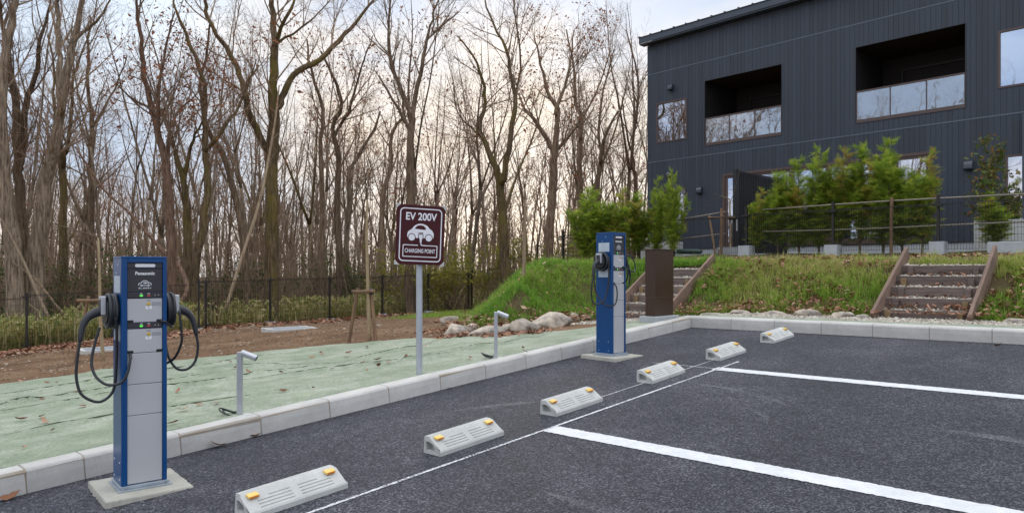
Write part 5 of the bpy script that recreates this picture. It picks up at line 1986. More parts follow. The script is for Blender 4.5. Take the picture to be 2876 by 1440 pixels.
def sapling(px_, py_, D, ytop, width, label, wrap=True, lean=0.0, seed=1, mat='wrap', support=None):
    base, Dg = gp(px_, py_, 8)
    if D:
        b2 = at(px_, HY, D)
        base = np.array([b2[0], b2[1], float(T(b2[0], b2[1]))])
        Dg = D
    rg = np.random.default_rng(seed)
    r_ = empty('sapling', Matrix.Translation(base), label, 'sapling', 'young staked trees')
    H = CAM[2] + (HY - ytop) / FPX * Dg - base[2]
    r0 = width / FPX * Dg / 2
    st = wander(rg, (0, 0, -0.1), (lean, 0, 1), H + 0.1, 9, 0.018, 0.02)
    MB().tube(st, np.linspace(r0, r0 * 0.45, 10) * (1 + rg.normal(0, 0.05, 10)), 10).build('trunk', M[mat], r_, smooth=True)
    cr = MB()
    top = wander(rg, st[-1], st[-1] - st[-2], H * 0.35, 6, 0.10, 0.02)
    cr.tube(top, np.linspace(r0 * 0.45, 0.004, 7), 5)
    twigs(cr, rg, np.concatenate([st[4:], top[1:]]), np.linspace(r0 * 0.5, 0.006, len(st) - 4 + 6), 0, SAP)
    cr.build('crown', M['twig'], r_)
    return r_, base, Dg


def tree_support(base, Dg, px_, bar_py, legs, bar, label):
    """two slanting posts under a cross bar, tied to the sapling"""
    r_ = empty('tree_support', Matrix.Translation(base), label, 'tree support', 'timber tree supports')
    zb_ = CAM[2] + (HY - bar_py) / FPX * Dg - base[2]
    rv = np.array([RV[0], RV[1], 0])
    k = Dg / FPX
    a = rv * (bar[0] - px_) * k
    b = rv * (bar[1] - px_) * k
    off_ = -0.09 * np.array([FV[0], FV[1], 0])
    MB().tube([a + off_ + np.array([0, 0, zb_]), (a + b) / 2 + off_ + np.array([0, 0, zb_]), b + off_ + np.array([0, 0, zb_ + 0.01])], [0.026, 0.028, 0.026], 10).build('cross_bar', M['stake'], r_)
    for (xt, xb, dd) in legs:
        t = rv * (xt - px_) * k
        q_ = rv * (xb - px_) * k + dd * np.array([FV[0], FV[1], 0])
        gz_ = float(T(base[0] + q_[0], base[1] + q_[1])) - base[2]
        dv = np.array([q_[0], q_[1], gz_]) - (t + np.array([0, 0, zb_]))
        p0 = t - dv * 0.06 + np.array([0, 0, zb_])
        p1 = t + dv * 1.06 + np.array([0, 0, zb_])
        MB().tube([p0, (p0 + p1) / 2, p1], [0.026, 0.028, 0.026], 10).build('post', M['stake'], r_)
    MB().lathe([(0.05, zb_ - 0.05), (0.062, zb_ - 0.02), (0.062, zb_ + 0.03), (0.05, zb_ + 0.05)], 10).build('tie', M['black'], r_)
    return r_


s2_, b2_, D2_ = sapling(1038, 957, None, 560, 12, 'young staked tree with a wrapped trunk between the sign and the fence', seed=3)
tree_support(b2_, D2_, 1038, 818, [(1003, 978, 0.05), (1042, 1056, -0.03)], (992, 1054), 'timber support with two slanting posts around the young tree near the sign')
s1_, b1_, D1_ = sapling(290, 1012, None, 668, 11, 'young staked tree with a wrapped trunk half behind the large charging stand', seed=8)
tree_support(b1_, D1_, 290, 843, [(247, 205, 0.05), (330, 372, 0.05)], (226, 352), 'timber support beside the wrapped young tree behind the large charging stand')
s3_, b3_, D3_ = sapling(2052, 708, 17.9, 560, 9, 'thin bare young tree before the house doors by the slatted screen', seed=5, mat='bark_pale')
tree_support(b3_, D3_, 2052, 612, [(2030, 2004, -0.5), (1993, 1993, -0.5)], (1985, 2062), 'timber stakes and cross bar at the thin bare tree by the screen')
s4_, b4_, D4_ = sapling(1470, 728, 13.2, 560, 13, 'pale bare young tree growing on top of the grass mound', seed=12, mat='bark_pale')

# ------------------------------------------------------------------ woodland trees
TP = dict(n=[1.35, 2.4, 5.2], t0=[0.15, 0.2, 0.15], ang=[(22, 48), (25, 55), (25, 60)], len=[2.2, 1.2, 0.6], rmax=[0.028, 0.011, 0.0055], rmin=0.0032, seg=[6, 4, 2], jit=[0.09, 0.12, 0.14], up=[0.07, 0.04, 0.02], sides=[5, 3, 3])


def leaf_quads(mb, rg, pts, size, spread, k=1, vlo=0.02):
    P = np.repeat(np.asarray(pts), k, axis=0)
    m_ = len(P)
    if not m_:
        return
    c = P + rg.normal(0, spread, (m_, 3))
    u_ = rg.normal(0, 1, (m_, 3))
    u_ /= np.linalg.norm(u_, axis=1, keepdims=True)
    w_ = np.cross(u_, rg.normal(0, 1, (m_, 3)))
    w_ /= np.linalg.norm(w_, axis=1, keepdims=True)
    s_ = size * rg.lognormal(0, 0.3, (m_, 1))
    V = np.stack([c - u_ * s_, c + w_ * s_ * 0.42, c + u_ * s_, c - w_ * s_ * 0.42], 1)
    mb.add(V.reshape(-1, 3), np.arange(m_ * 4).reshape(-1, 4), np.repeat(rg.uniform(vlo, 1, m_), 4))


def hero(D, offx, lines, mat, label, seed, leaves=0, dens=1.0, grow_from=900):
    """a tree whose main stems follow the photograph; twigs grow from them"""
    sc = 720 / 1290.0
    rg = np.random.default_rng(seed)
    P = dict(TP)
    P['n'] = [TP['n'][0] * dens, TP['n'][1] * 1.2, TP['n'][2] * 1.15]
    P['ends'] = []
    tr, cr = MB(), MB()
    first = lines[0][0]
    b = at(offx + first[0] * sc, HY, D)
    base = np.array([b[0], b[1], float(T(b[0], b[1]))])
    known = []
    for li, ln in enumerate(lines):
        pts, rad = [], []
        dw = 0.0
        if li:
            # join the parent: same depth, first point pulled onto its axis
            kk = np.array(known)
            j = np.argmin((kk[:, 0] - ln[0][0]) ** 2 + (kk[:, 1] - ln[0][1] - 30) ** 2)
            d_start = kk[j, 2]
            ln = [(kk[j, 0], kk[j, 1], ln[0][2] * 1.05)] + list(ln)
        for i, (x_, y_, w_) in enumerate(ln):
            if i:
                dw += rg.normal(0, 0.22)
            d_ = (d_start + dw) if li else D + dw * 0.4
            if i:
                x0_, y0_, d0_ = known[-1]
                known += [(x0_ + (x_ - x0_) * t, y0_ + (y_ - y0_) * t, d0_ + (d_ - d0_) * t) for t in (0.25, 0.5, 0.75)]
            known.append((x_, y_, d_))
            pts.append(at(offx + x_ * sc, y_ * sc, d_))
            rad.append(w_ * sc / FPX * d_ / 2 * 0.82)
        if li == 0:
            g_ = np.array([base[0], base[1], base[2] - 0.2])
            if pts[0][2] > base[2] + 0.15:
                pts.insert(0, np.array([pts[0][0] * 0.5 + g_[0] * 0.5, pts[0][1] * 0.5 + g_[1] * 0.5, base[2] + 0.1]))
                rad.insert(0, rad[0] * 1.15)
            pts.insert(0, g_)
            rad.insert(0, rad[0] * 1.35)
        # carry the stem on above the frame
        if ln[-1][1] < 60:
            d_ = pts[-1] - pts[-2]
            d_ = d_ / np.linalg.norm(d_) + rg.normal(0, 0.1, 3)
            ext = wander(rg, pts[-1], d_, rg.uniform(2.5, 4.0), 4, 0.08, 0.05)
            for k, e_ in enumerate(ext[1:]):
                pts.append(e_)
                rad.append(max(rad[-1] * 0.72, 0.008))
        pts = np.array(pts)
        rad = np.array(rad)
        sp = spline(pts, 3)
        rr = np.interp(np.linspace(0, 1, len(sp)), np.linspace(0, 1, len(rad)), rad)
        sp[1:-1] += rg.normal(0, 0.02, (len(sp) - 2, 3)) * np.array([1, 1, 0.3])
        rr = rr * (1 + rg.normal(0, 0.035, len(rr)))
        tr.tube(sp - base, rr, 10 if li == 0 else 8)
        hi = sp[:, 2] > base[2] + 2.6
        if hi.sum() > 3:
            twigs(cr, rg, (sp - base)[hi], rr[hi] * 0.8, 0, P)
    r_ = empty('tree', Matrix.Translation(base), label, 'tree', 'bare trees of the wood')
    tr.build('trunk', M[mat], r_, smooth=True)
    cr.build('crown', M['branch'], r_)
    if leaves:
        lm = MB()
        leaves = int(leaves * 2.2)
        en = np.array(P['ends'])
        sel = rg.choice(len(en), min(leaves, len(en)), replace=False)
        leaf_quads(lm, rg, en[sel], 0.055, 0.12, 2)
        lm.build('dry_leaves', M['russet'], r_, kind='stuff')
    return r_


HEROES = [
    (19.6, 0, 'bark_grey', 'grey thick-trunked tree cut by the left picture edge', 0, [[(75, 1330, 95), (40, 1050, 80), (15, 800, 70), (5, 520, 60), (25, 300, 50), (60, 120, 42), (75, -40, 36)]]),
    (21.0, 0, 'bark', 'forked brown tree between the edge tree and the curving grey trunk', 0, [[(120, 1330, 70), (100, 1000, 60), (90, 800, 50), (75, 500, 40), (50, 330, 32), (20, 150, 24), (0, 0, 18)], [(105, 820, 45), (125, 620, 38), (140, 480, 32), (190, 350, 26), (200, 200, 20), (240, 60, 14), (255, -20, 10)]]),
    (20.2, 0, 'bark_grey', 'big grey tree whose trunk curves rightward and forks high, left of the large charging stand', 0, [[(180, 1330, 100), (215, 1080, 85), (240, 880, 75), (285, 720, 62), (312, 520, 52), (345, 330, 44), (375, 200, 38), (400, 80, 30), (425, -30, 24)], [(308, 540, 40), (298, 380, 34), (300, 240, 30), (290, 100, 26), (295, -30, 22)], [(372, 205, 26), (440, 140, 20), (500, 90, 15), (560, -10, 10)]]),
    (23.5, 0, 'bark_moss', 'slim dark tree forking low beside the big curving grey tree', 0, [[(320, 1330, 48), (318, 1000, 42), (318, 790, 38), (345, 740, 24), (360, 560, 20), (365, 420, 16), (400, 300, 12), (450, 180, 8)], [(315, 800, 28), (290, 640, 22), (270, 520, 17), (275, 350, 13), (240, 180, 9)]]),
    (24.5, 0, 'bark', 'slender upright tree rising left of the large charging stand', 0, [[(455, 1330, 40), (465, 1000, 34), (455, 800, 30), (465, 620, 26), (445, 450, 22), (440, 250, 16), (455, 80, 10)], [(463, 640, 16), (540, 520, 13), (590, 420, 10), (640, 280, 7)]]),
    (21.0, 0, 'bark_red', 'reddish-barked tree with russet leaves directly above the large charging stand', 420, [[(862, 1330, 60), (850, 1000, 55), (835, 850, 50), (815, 750, 42), (770, 560, 36), (725, 380, 30), (705, 200, 24), (690, 50, 18), (680, -30, 14)], [(848, 880, 24), (855, 650, 18), (900, 560, 12), (1000, 460, 7)], [(800, 700, 26), (800, 520, 22), (805, 380, 18), (840, 220, 13), (880, 60, 9)], [(770, 560, 16), (640, 480, 10), (560, 400, 6)]]),
    (23.0, 0, 'bark_moss', 'short mossy tree with two crooked forks right of the reddish tree', 0, [[(955, 1330, 48), (935, 1050, 42), (925, 920, 36), (880, 780, 26), (850, 640, 18), (800, 540, 12)], [(930, 900, 28), (960, 740, 20), (1000, 650, 14), (1040, 560, 8)]]),
    (22.0, 0, 'bark_moss', 'green mossy trunk leaning right, with one limb reaching toward the great forked tree', 120, [[(985, 1330, 52), (1020, 1150, 48), (1040, 900, 42), (1035, 760, 38), (1030, 600, 32), (1025, 420, 26), (960, 220, 20), (890, 60, 14), (870, -20, 10)], [(1050, 740, 26), (1120, 650, 22), (1210, 520, 17), (1260, 400, 11), (1290, 300, 6)]]),
    (22.8, 0, 'bark', 'brown tree slanting left just before the great forked tree', 0, [[(1240, 1330, 42), (1200, 1050, 38), (1120, 770, 32), (1050, 660, 28), (1025, 540, 24), (1010, 400, 20), (1045, 250, 14), (1060, 100, 10)]]),
    (23.2, 600, 'bark_moss', 'great forked tree with the thickest trunk and long arching limbs, left of the sign', 0, [[(290, 1330, 82), (292, 1100, 78), (290, 900, 76), (295, 760, 80), (305, 600, 68), (300, 430, 56), (310, 250, 44), (300, 120, 36), (290, -20, 28)], [(262, 740, 48), (190, 600, 40), (150, 450, 36), (115, 340, 32), (60, 240, 30), (0, 150, 26), (-40, 60, 22), (-45, -30, 18)], [(335, 520, 44), (365, 440, 40), (430, 355, 36), (530, 305, 32), (630, 205, 27), (720, 110, 20), (800, 0, 14)], [(312, 220, 28), (360, 100, 22), (400, 10, 16)], [(335, 210, 18), (430, 150, 13), (510, 85, 10), (560, 30, 7)], [(150, 450, 20), (180, 390, 15), (225, 330, 10)]]),
    (25.0, 600, 'bark', 'slender tree forking at mid height between the great forked tree and the sign', 60, [[(545, 1330, 34), (545, 1000, 30), (540, 700, 26), (545, 550, 22), (490, 350, 16), (470, 200, 10)]]),
    (25.5, 600, 'bark', 'upright tree with spreading upper forks left of the sign', 80, [[(630, 1330, 40), (620, 1000, 36), (630, 800, 32), (600, 650, 26), (640, 520, 24), (600, 380, 18), (540, 260, 12)], [(630, 640, 20), (680, 560, 18), (720, 420, 14), (760, 300, 10), (800, 180, 6)]]),
    (27.0, 600, 'bark_grey', 'thin tree close behind the upright spreading one left of the sign', 0, [[(670, 1330, 36), (680, 1000, 32), (690, 850, 26), (780, 700, 16), (840, 560, 9)]]),
    (26.0, 600, 'bark', 'dark tree with a twist in its stem, left of the tall V-shaped tree', 0, [[(850, 1330, 36), (850, 1000, 32), (890, 860, 26), (895, 680, 22), (940, 600, 16), (960, 480, 9)]]),
    (24.5, 600, 'bark', 'tall V-shaped tree rising straight behind the sign', 0, [[(985, 1250, 56), (985, 1000, 52), (990, 800, 46), (995, 600, 42), (985, 560, 36), (930, 420, 26), (890, 300, 20), (880, 150, 15), (890, 0, 10)], [(1000, 600, 34), (1015, 480, 28), (1050, 330, 24), (1075, 200, 18), (1100, 100, 13), (1130, 0, 8)], [(985, 640, 22), (900, 500, 16), (830, 380, 11)], [(1075, 200, 12), (1160, 120, 8), (1230, 60, 5)]]),
    (26.5, 1200, 'bark_moss', 'mossy tree splitting into a wide fork above the grass mound', 0, [[(390, 1330, 62), (385, 1100, 58), (370, 920, 54), (340, 840, 40), (290, 720, 34), (265, 640, 28), (290, 520, 22), (280, 400, 18), (230, 280, 13), (150, 180, 8)], [(385, 900, 42), (410, 760, 36), (425, 620, 32), (445, 480, 28), (420, 380, 22), (400, 250, 18), (330, 120, 13), (290, 0, 9)], [(440, 500, 16), (470, 350, 13), (460, 200, 11), (440, 50, 8)], [(280, 700, 14), (220, 640, 11), (150, 560, 8), (130, 440, 5)]]),
    (28.0, 1200, 'bark', 'spreading tree holding orange leaves left of the far charging stand', 330, [[(610, 1330, 56), (620, 1100, 52), (635, 920, 48), (640, 780, 42), (655, 620, 32), (655, 550, 28), (600, 450, 20), (575, 330, 14), (540, 200, 8)], [(635, 760, 36), (590, 680, 30), (545, 610, 24), (490, 550, 16), (460, 470, 9)], [(650, 560, 22), (690, 440, 18), (720, 300, 14), (740, 150, 9)], [(650, 760, 20), (720, 680, 16), (790, 560, 10)]]),
    (30.0, 1200, 'bark', 'upright dark tree rising behind the left conifers', 0, [[(775, 1100, 40), (770, 950, 36), (765, 800, 32), (775, 600, 26), (745, 520, 20), (740, 350, 14), (700, 150, 9)], [(775, 680, 18), (800, 560, 14), (870, 420, 10), (920, 260, 6)]]),
    (31.0, 1200, 'bark', 'crooked forked tree second from the house corner', 0, [[(850, 1050, 34), (860, 900, 30), (875, 800, 26), (890, 700, 20), (960, 560, 12)], [(875, 790, 20), (865, 650, 16), (890, 450, 12), (940, 250, 7)]]),
    (31.0, 1200, 'bark_red', 'thin bare tree closest to the house corner', 0, [[(1040, 1050, 28), (1050, 900, 24), (1030, 800, 20), (1050, 600, 16), (1060, 400, 12), (1000, 150, 7)], [(1040, 820, 14), (1000, 640, 10), (980, 480, 6)]]),
]
for i, (D, ox, mt, lb, lv, ln) in enumerate(HEROES):
    hero(D, ox, ln, mt, lb, 300 + i, lv, dens=1.5)

# leaning dead poles in the wood
def dead_pole(D, offx, ln, label, seed, mat='bark_pale', nm='dead_tree'):
    sc = 720 / 1290.0
    rg = np.random.default_rng(seed)
    pts = np.array([at(offx + x_ * sc, y_ * sc, D + 0.25 * k) for k, (x_, y_, w_) in enumerate(ln)])
    rad = np.array([w_ * sc / FPX * D / 2 for _, _, w_ in ln])
    base = pts[0].copy()
    sp = spline(pts, 4)
    rr = np.interp(np.linspace(0, 1, len(sp)), np.linspace(0, 1, len(rad)), rad)
    mb = MB().tube(sp - base, rr, 8)
    P = dict(SAP)
    P['n'] = [0.8, 1.5]
    P['len'] = [0.7, 0.3]
    twigs(mb, rg, sp - base, rr * 0.7, 0, P)
    o = mb.build(nm, M[mat], smooth=True)
    o.location = base
    return tag(o, label, 'dead trunk', 'leaning dead trunks in the wood')


dead_pole(21.5, 600, [(60, 1560, 17), (130, 1330, 17), (230, 1020, 15), (280, 780, 13), (310, 600, 10), (330, 430, 7)], 'pale dead trunk leaning against the great forked tree', 1)
dead_pole(18.6, 0, [(250, 1610, 16), (190, 1480, 16), (120, 1320, 15), (40, 1160, 12), (-60, 980, 9)], 'pale dead trunk leaning left over the fence at the left picture edge', 2)
dead_pole(18.8, 0, [(330, 1600, 11), (200, 1430, 11), (100, 1345, 10), (0, 1290, 8)], 'brown thin dead stem crossing the leaning pale trunk behind the left fence', 3, 'bark')
dead_pole(21.0, 0, [(855, 1560, 24), (935, 1480, 26), (930, 1400, 26), (890, 1330, 24), (800, 1240, 20), (650, 1070, 14), (520, 950, 12), (380, 740, 9)], 'long brown branch sloping across the wood above the large charging stand', 4, 'bark_red')

# prototype forest trees
def proto_tree(seed, H, r0, fork, mat, leaves=0):
    rg = np.random.default_rng(seed)
    P = dict(TP)
    P['n'] = [1.3, 2.3, 4.6]
    P['ends'] = []
    tr, cr = MB(), MB()
    nseg = 9
    fh = H * fork
    d0 = np.array([rg.normal(0, 0.07), rg.normal(0, 0.07), 1])
    st = wander(rg, (0, 0, -0.3), d0, fh + 0.3, nseg, 0.024, 0.02)
    rt = r0 * 0.72
    rad = np.linspace(r0, rt, nseg + 1)
    rad[0] *= 1.4
    tr.tube(st, rad, 9)
    lo = max(2, nseg // 2)
    twigs(cr, rg, st[lo:], rad[lo:] * 0.6, 0, dict(P, n=[0.5, 1.6, 2.6]))
    nst = int(rg.integers(2, 4))
    a0 = rg.uniform(0, 6.28)
    for k in range(nst):
        d = rot_dir(st[-1] - st[-2], R(rg.uniform(8, 24)), a0 + k * 6.283 / nst + rg.normal(0, 0.4))
        L = (H - fh) * rg.uniform(0.75, 1.05)
        s2 = wander(rg, st[-1], d, L, 9, 0.048, 0.045)
        r2 = np.linspace(rt * (0.85 if k == 0 else rg.uniform(0.5, 0.8)), 0.008, 10)
        tr.tube(s2, r2, 7)
        twigs(cr, rg, s2, r2 * 0.8, 0, P)
    t_ = tr.mesh('trunk', True)
    c_ = cr.mesh('crown')
    c_.materials.append(M['branch'])
    lmesh = None
    if leaves:
        lm = MB()
        en = np.array(P['ends'])
        leaf_quads(lm, rg, en[rg.choice(len(en), min(leaves, len(en)), replace=False)], 0.05, 0.1, 2)
        lmesh = lm.mesh('dry_leaves')
        lmesh.materials.append(M['russet'])
    return t_, c_, lmesh, mat


PT = [proto_tree(41, 13, 0.12, 0.34, 'bark'), proto_tree(42, 14.5, 0.14, 0.28, 'bark_moss'), proto_tree(43, 12, 0.09, 0.42, 'bark'),
      proto_tree(44, 13.5, 0.11, 0.38, 'bark_grey', 260), proto_tree(45, 10.5, 0.07, 0.5, 'bark_red', 180), proto_tree(46, 14, 0.12, 0.22, 'bark_grey'),
      proto_tree(47, 11.5, 0.08, 0.45, 'bark'), proto_tree(48, 9.0, 0.055, 0.5, 'bark_red', 120), proto_tree(49, 11, 0.05, 0.55, 'bark'), proto_tree(50, 12.5, 0.06, 0.48, 'bark_grey')]


def put_tree(k, x_, y_, s_, rz, label, group):
    t_, c_, l_, mt = PT[k]
    z_ = float(T(x_, y_, 0))
    r_ = empty('tree', Matrix.Translation((x_, y_, z_)) @ Matrix.Rotation(rz, 4, 'Z') @ Matrix.Diagonal((s_, s_, s_, 1)), label, 'tree', group)
    for me, nm, mm in ((t_, 'trunk', mt), (c_, 'crown', None), (l_, 'dry_leaves', None)):
        if me is None:
            continue
        if mm and not me.materials:
            me.materials.append(M[mm])
        o = bpy.data.objects.new(nm, me)
        col.objects.link(o)
        o.parent = r_
        if nm == 'dry_leaves':
            o['kind'] = 'stuff'
    return r_


placed = []


def free(x_, y_, dmin):
    return all((x_ - a) ** 2 + (y_ - b) ** 2 > dmin ** 2 for a, b in placed)


rg = np.random.default_rng(99)
WOOD = [('brown-barked tree of middling girth deep in the wood, forking a third of the way up', 'brown forked trees deep in the wood'),
        ('moss-tinged tree deep in the wood, forking low into tall stems', 'mossy low-forked trees deep in the wood'),
        ('slim brown tree deep in the wood with a bare lower trunk', 'slim brown trees deep in the wood'),
        ('grey tree deep in the wood still holding a few russet leaves', 'grey trees with russet leaves deep in the wood'),
        ('thin reddish tree deep in the wood still holding a few russet leaves', 'thin reddish trees with leaves deep in the wood'),
        ('grey-barked tree deep in the wood, splitting close to the ground', 'grey trees splitting near the ground deep in the wood'),
        ('thin brown tree deep in the wood, forking halfway up', 'thin brown trees deep in the wood'),
        ('small reddish sapling-like tree deep in the wood with russet leaves', 'small reddish trees deep in the wood'),
        ('pole-thin brown tree deep in the wood, branching only near the top', 'pole-thin brown trees deep in the wood'),
        ('pole-thin grey tree deep in the wood, branching above its middle', 'pole-thin grey trees deep in the wood')]
cnt = 0
tries = 0
while cnt < 195 and tries < 20000:
    tries += 1
    px_ = rg.uniform(-120, 1800)
    D = 22 + 42 * rg.random() ** 0.9
    if D < 25 + max(0, (px_ - 560) / 260.0):
        if rg.random() < 0.6:
            continue
    mind = 19.8 + max(0, min(px_, 1316)) / 1316 * 6.0
    if px_ > 1316:
        mind = 29
    if D < mind + 1.0:
        continue
    p = at(px_, HY, D)
    if not free(p[0], p[1], 1.15):
        continue
    if foot_dist(p[0], p[1]) > -0.5 and D < 29:
        continue
    placed.append((p[0], p[1]))
    kk = int(rg.choice([0, 1, 2, 3, 4, 5, 6, 7, 8, 8, 9, 9, 4, 7]))
    put_tree(kk, p[0], p[1], rg.uniform(0.75, 1.12), rg.uniform(0, 6.28), *WOOD[kk])
    cnt += 1
# the wood goes on past the picture's edge (it shows in the window panes) and behind the house
cnt = 0
while cnt < 44:
    x_ = rg.uniform(-40, -16.6)
    y_ = rg.uniform(-40, 2)
    if not free(x_, y_, 2.2):
        continue
    q_ = np.array([x_, y_]) - CAM[:2]
    f_, r__ = q_ @ FV, q_ @ RV
    if f_ > 0 and r__ / f_ > -0.73:
        continue
    placed.append((x_, y_))
    put_tree(int(rg.integers(0, 8)), x_, y_, rg.uniform(1.15, 1.5), rg.uniform(0, 6.28), 'bare tree of the wood mirrored in the window panes', 'bare trees mirrored in the panes')
    cnt += 1
for px_, D, k, s_, lb in ((1880, 42, 3, 1.10, 'bare treetop showing above the low end of the house roof'), (1925, 46, 0, 1.18, 'feathery bare treetop behind the middle of the sloping roof edge'),
                          (2030, 44, 2, 1.28, 'bare treetop rising highest behind the house roof'), (2075, 48, 4, 1.6, 'thin bare treetop beside the highest one behind the roof'), (1850, 38, 1, 0.95, 'forked bare tree rising right behind the house corner')):
    p = at(px_, HY, D)
    put_tree(k, p[0], p[1], s_, rg.uniform(0, 6.28), lb, 'treetops behind the roof')

# thicket of thin stems and the far wood that reads as one mass
th = MB()
for i in range(2900):
    px_ = rg.uniform(-150, 1750)
    D = 21.5 + max(0, min(px_, 1316)) / 1316 * 5.0 + 24 * rg.random() ** 1.3
    if px_ > 1316:
        D += 2.5
    p = at(px_, HY, D)
    if foot_dist(p[0], p[1]) > 0 and D < 27:
        continue
    z_ = float(T(p[0], p[1], 0))
    h = rg.uniform(1.0, 3.6)
    st = wander(rg, (p[0], p[1], z_), (rg.normal(0, 0.22), rg.normal(0, 0.22), 1), h, 6, 0.08, 0.01)
    th.tube(st, np.linspace(rg.uniform(0.008, 0.022), 0.004, 7), 3)
    for q_ in range(int(rg.integers(3, 8))):
        j = int(rg.integers(1, 6))
        d = rot_dir(st[j + 1] - st[j], R(rg.uniform(25, 70)), rg.uniform(0, 6.28))
        th.tube(wander(rg, st[j], d, h * rg.uniform(0.15, 0.4), 3, 0.12, 0.03), np.linspace(0.007, 0.003, 4), 3)
tag(th.build('thicket', M['thicket']), kind='stuff')
fw = MB()
for i in range(430):
    px_ = rg.uniform(-500, 2300)
    D = rg.uniform(52, 110)
    p = at(px_, HY, D)
    z_ = float(T(p[0], p[1], 0))
    h = rg.uniform(6, 12)
    st = wander(rg, (p[0], p[1], z_), (rg.normal(0, 0.06), rg.normal(0, 0.06), 1), h, 7, 0.05, 0.01)
    r0 = rg.uniform(0.07, 0.18)
    fw.tube(st, np.linspace(r0, 0.02, 8), 4)
    for q_ in range(14):
        j = int(rg.integers(2, 7))
        d = rot_dir(st[j + 1] - st[j], R(rg.uniform(20, 55)), rg.uniform(0, 6.28))
        b_ = wander(rg, st[j], d, h * rg.uniform(0.15, 0.35), 4, 0.12, 0.08)
        fw.tube(b_, np.linspace(0.035, 0.012, 5), 3)
        for w_ in range(3):
            d2 = rot_dir(b_[-1] - b_[-2], R(rg.uniform(15, 60)), rg.uniform(0, 6.28))
            fw.tube(wander(rg, b_[int(rg.integers(1, 4))], d2, h * 0.12, 2, 0.12, 0.05), np.linspace(0.016, 0.007, 3), 3)
tag(fw.build('far_woods', M['thicket']), kind='stuff')


# ------------------------------------------------------------------ shrubs of the wood edge
def shrub(p, w, h, label, mat, seed, n=1800, leaf=0.045, group='shrubs at the wood edge'):
    rg = np.random.default_rng(seed)
    z_ = float(T(p[0], p[1], 0))
    r_ = empty('shrub', Matrix.Translation((p[0], p[1], z_)), label, 'shrub', group)
    st = MB()
    tips = []
    for i in range(16):
        d = np.array([rg.normal(0, 0.5), rg.normal(0, 0.5), 1.0])
        q_ = wander(rg, (rg.normal(0, 0.1), rg.normal(0, 0.1), -0.05), d * np.array([w / h, w / h, 1]), h * rg.uniform(0.6, 1.0), 5, 0.15, 0.0)
        st.tube(q_, np.linspace(0.014, 0.004, 6), 4)
        for k in range(7):
            j = int(rg.integers(2, 6))
            d2 = rot_dir(q_[j] - q_[j - 1], R(rg.uniform(30, 80)), rg.uniform(0, 6.28))
            t_ = wander(rg, q_[j], d2, h * rg.uniform(0.12, 0.3), 3, 0.15, 0.0)
            st.tube(t_, np.linspace(0.006, 0.003, 4), 3)
            tips += [t_[1], t_[2], t_[3]]
    st.build('stems', M['twig'], r_)
    lm = MB()
    tips = np.array(tips)
    leaf_quads(lm, rg, tips[rg.integers(0, len(tips), n)], leaf, 0.10)
    lm.build('foliage', M[mat], r_, kind='stuff')
    return r_


SH_ = [(1165, 24.8, 2.0, 2.5, 'yellow-green shrub at the wood edge directly behind the sign board', 'shrubleaf'), (1265, 26.2, 2.6, 2.6, 'bright yellow-green shrub right of the sign', 'shrubleaf'),
       (1385, 28.2, 2.4, 2.6, 'olive shrub behind the top of the grass mound', 'shrubleaf'), (1500, 29.0, 2.6, 3.0, 'yellow-brown shrub behind the pale young tree on the mound', 'shrubleaf'),
       (1590, 30.0, 2.2, 2.6, 'olive shrub between the mound and the left conifers', 'shrubleaf'), (985, 26.5, 2.0, 2.4, 'dull green shrub behind the fence near the staked tree by the sign', 'evergreen'),
       (905, 27.5, 2.2, 2.2, 'dull green shrub in the wood left of the staked tree by the sign', 'evergreen'), (375, 22.5, 1.6, 2.4, 'dark evergreen shrub behind the top of the large charging stand', 'evergreen'),
       (30, 21.0, 1.6, 2.6, 'dark evergreen shrub between thick trunks at the left picture edge', 'evergreen'), (640, 25.0, 2.0, 2.2, 'dark green shrub in the wood right of the large charging stand', 'evergreen'),
       (150, 24.0, 2.2, 2.4, 'evergreen shrub deep in the wood behind the big curving grey tree', 'evergreen')]
for i, (px_, D, w, h, lb, mt) in enumerate(SH_):
    shrub(at(px_, HY, D), w, h, lb, mt, 700 + i, 2400 if mt == 'shrubleaf' else 1300, 0.05)

# bamboo grass along the fence
def blades(n, pos, length, width, lean, seed, curl=0.5):
    """bent tapered blades: returns vertices, faces, vary; pos(n) gives x, y"""
    rg = np.random.default_rng(seed)
    x_, y_ = pos(rg, n)
    z_ = T(x_, y_)
    n = len(x_)
    L = length * rg.lognormal(0, 0.3, n)
    az = rg.uniform(0, 6.283, n)
    ln = lean * np.abs(rg.normal(1, 0.45, n))
    d = np.stack([np.cos(az), np.sin(az)], -1)
    side = np.stack([-np.sin(az), np.cos(az)], -1) * (width * rg.uniform(0.6, 1.3, n))[:, None] * 0.5
    base = np.stack([x_, y_], -1)
    m1 = base + d * (L * np.sin(ln) * 0.45)[:, None]
    z1 = z_ + L * np.cos(ln) * 0.62
    tp_ = base + d * (L * np.sin(np.minimum(ln * (1 + curl), 2.2)))[:, None]
    z2 = z_ + L * (np.cos(ln) * 0.62 + 0.38 * np.cos(np.minimum(ln * (1 + 2 * curl), 2.6)))
    V = np.stack([np.column_stack([base + side, z_ - 0.01]), np.column_stack([base - side, z_ - 0.01]), np.column_stack([m1 - side * 0.8, z1]), np.column_stack([m1 + side * 0.8, z1]), np.column_stack([tp_, z2])], 1)
    i5 = np.arange(n)[:, None] * 5
    return V.reshape(-1, 3), i5 + np.array([[0, 1, 2, 3]]), i5 + np.array([[3, 2, 4]]), x_, y_, rg


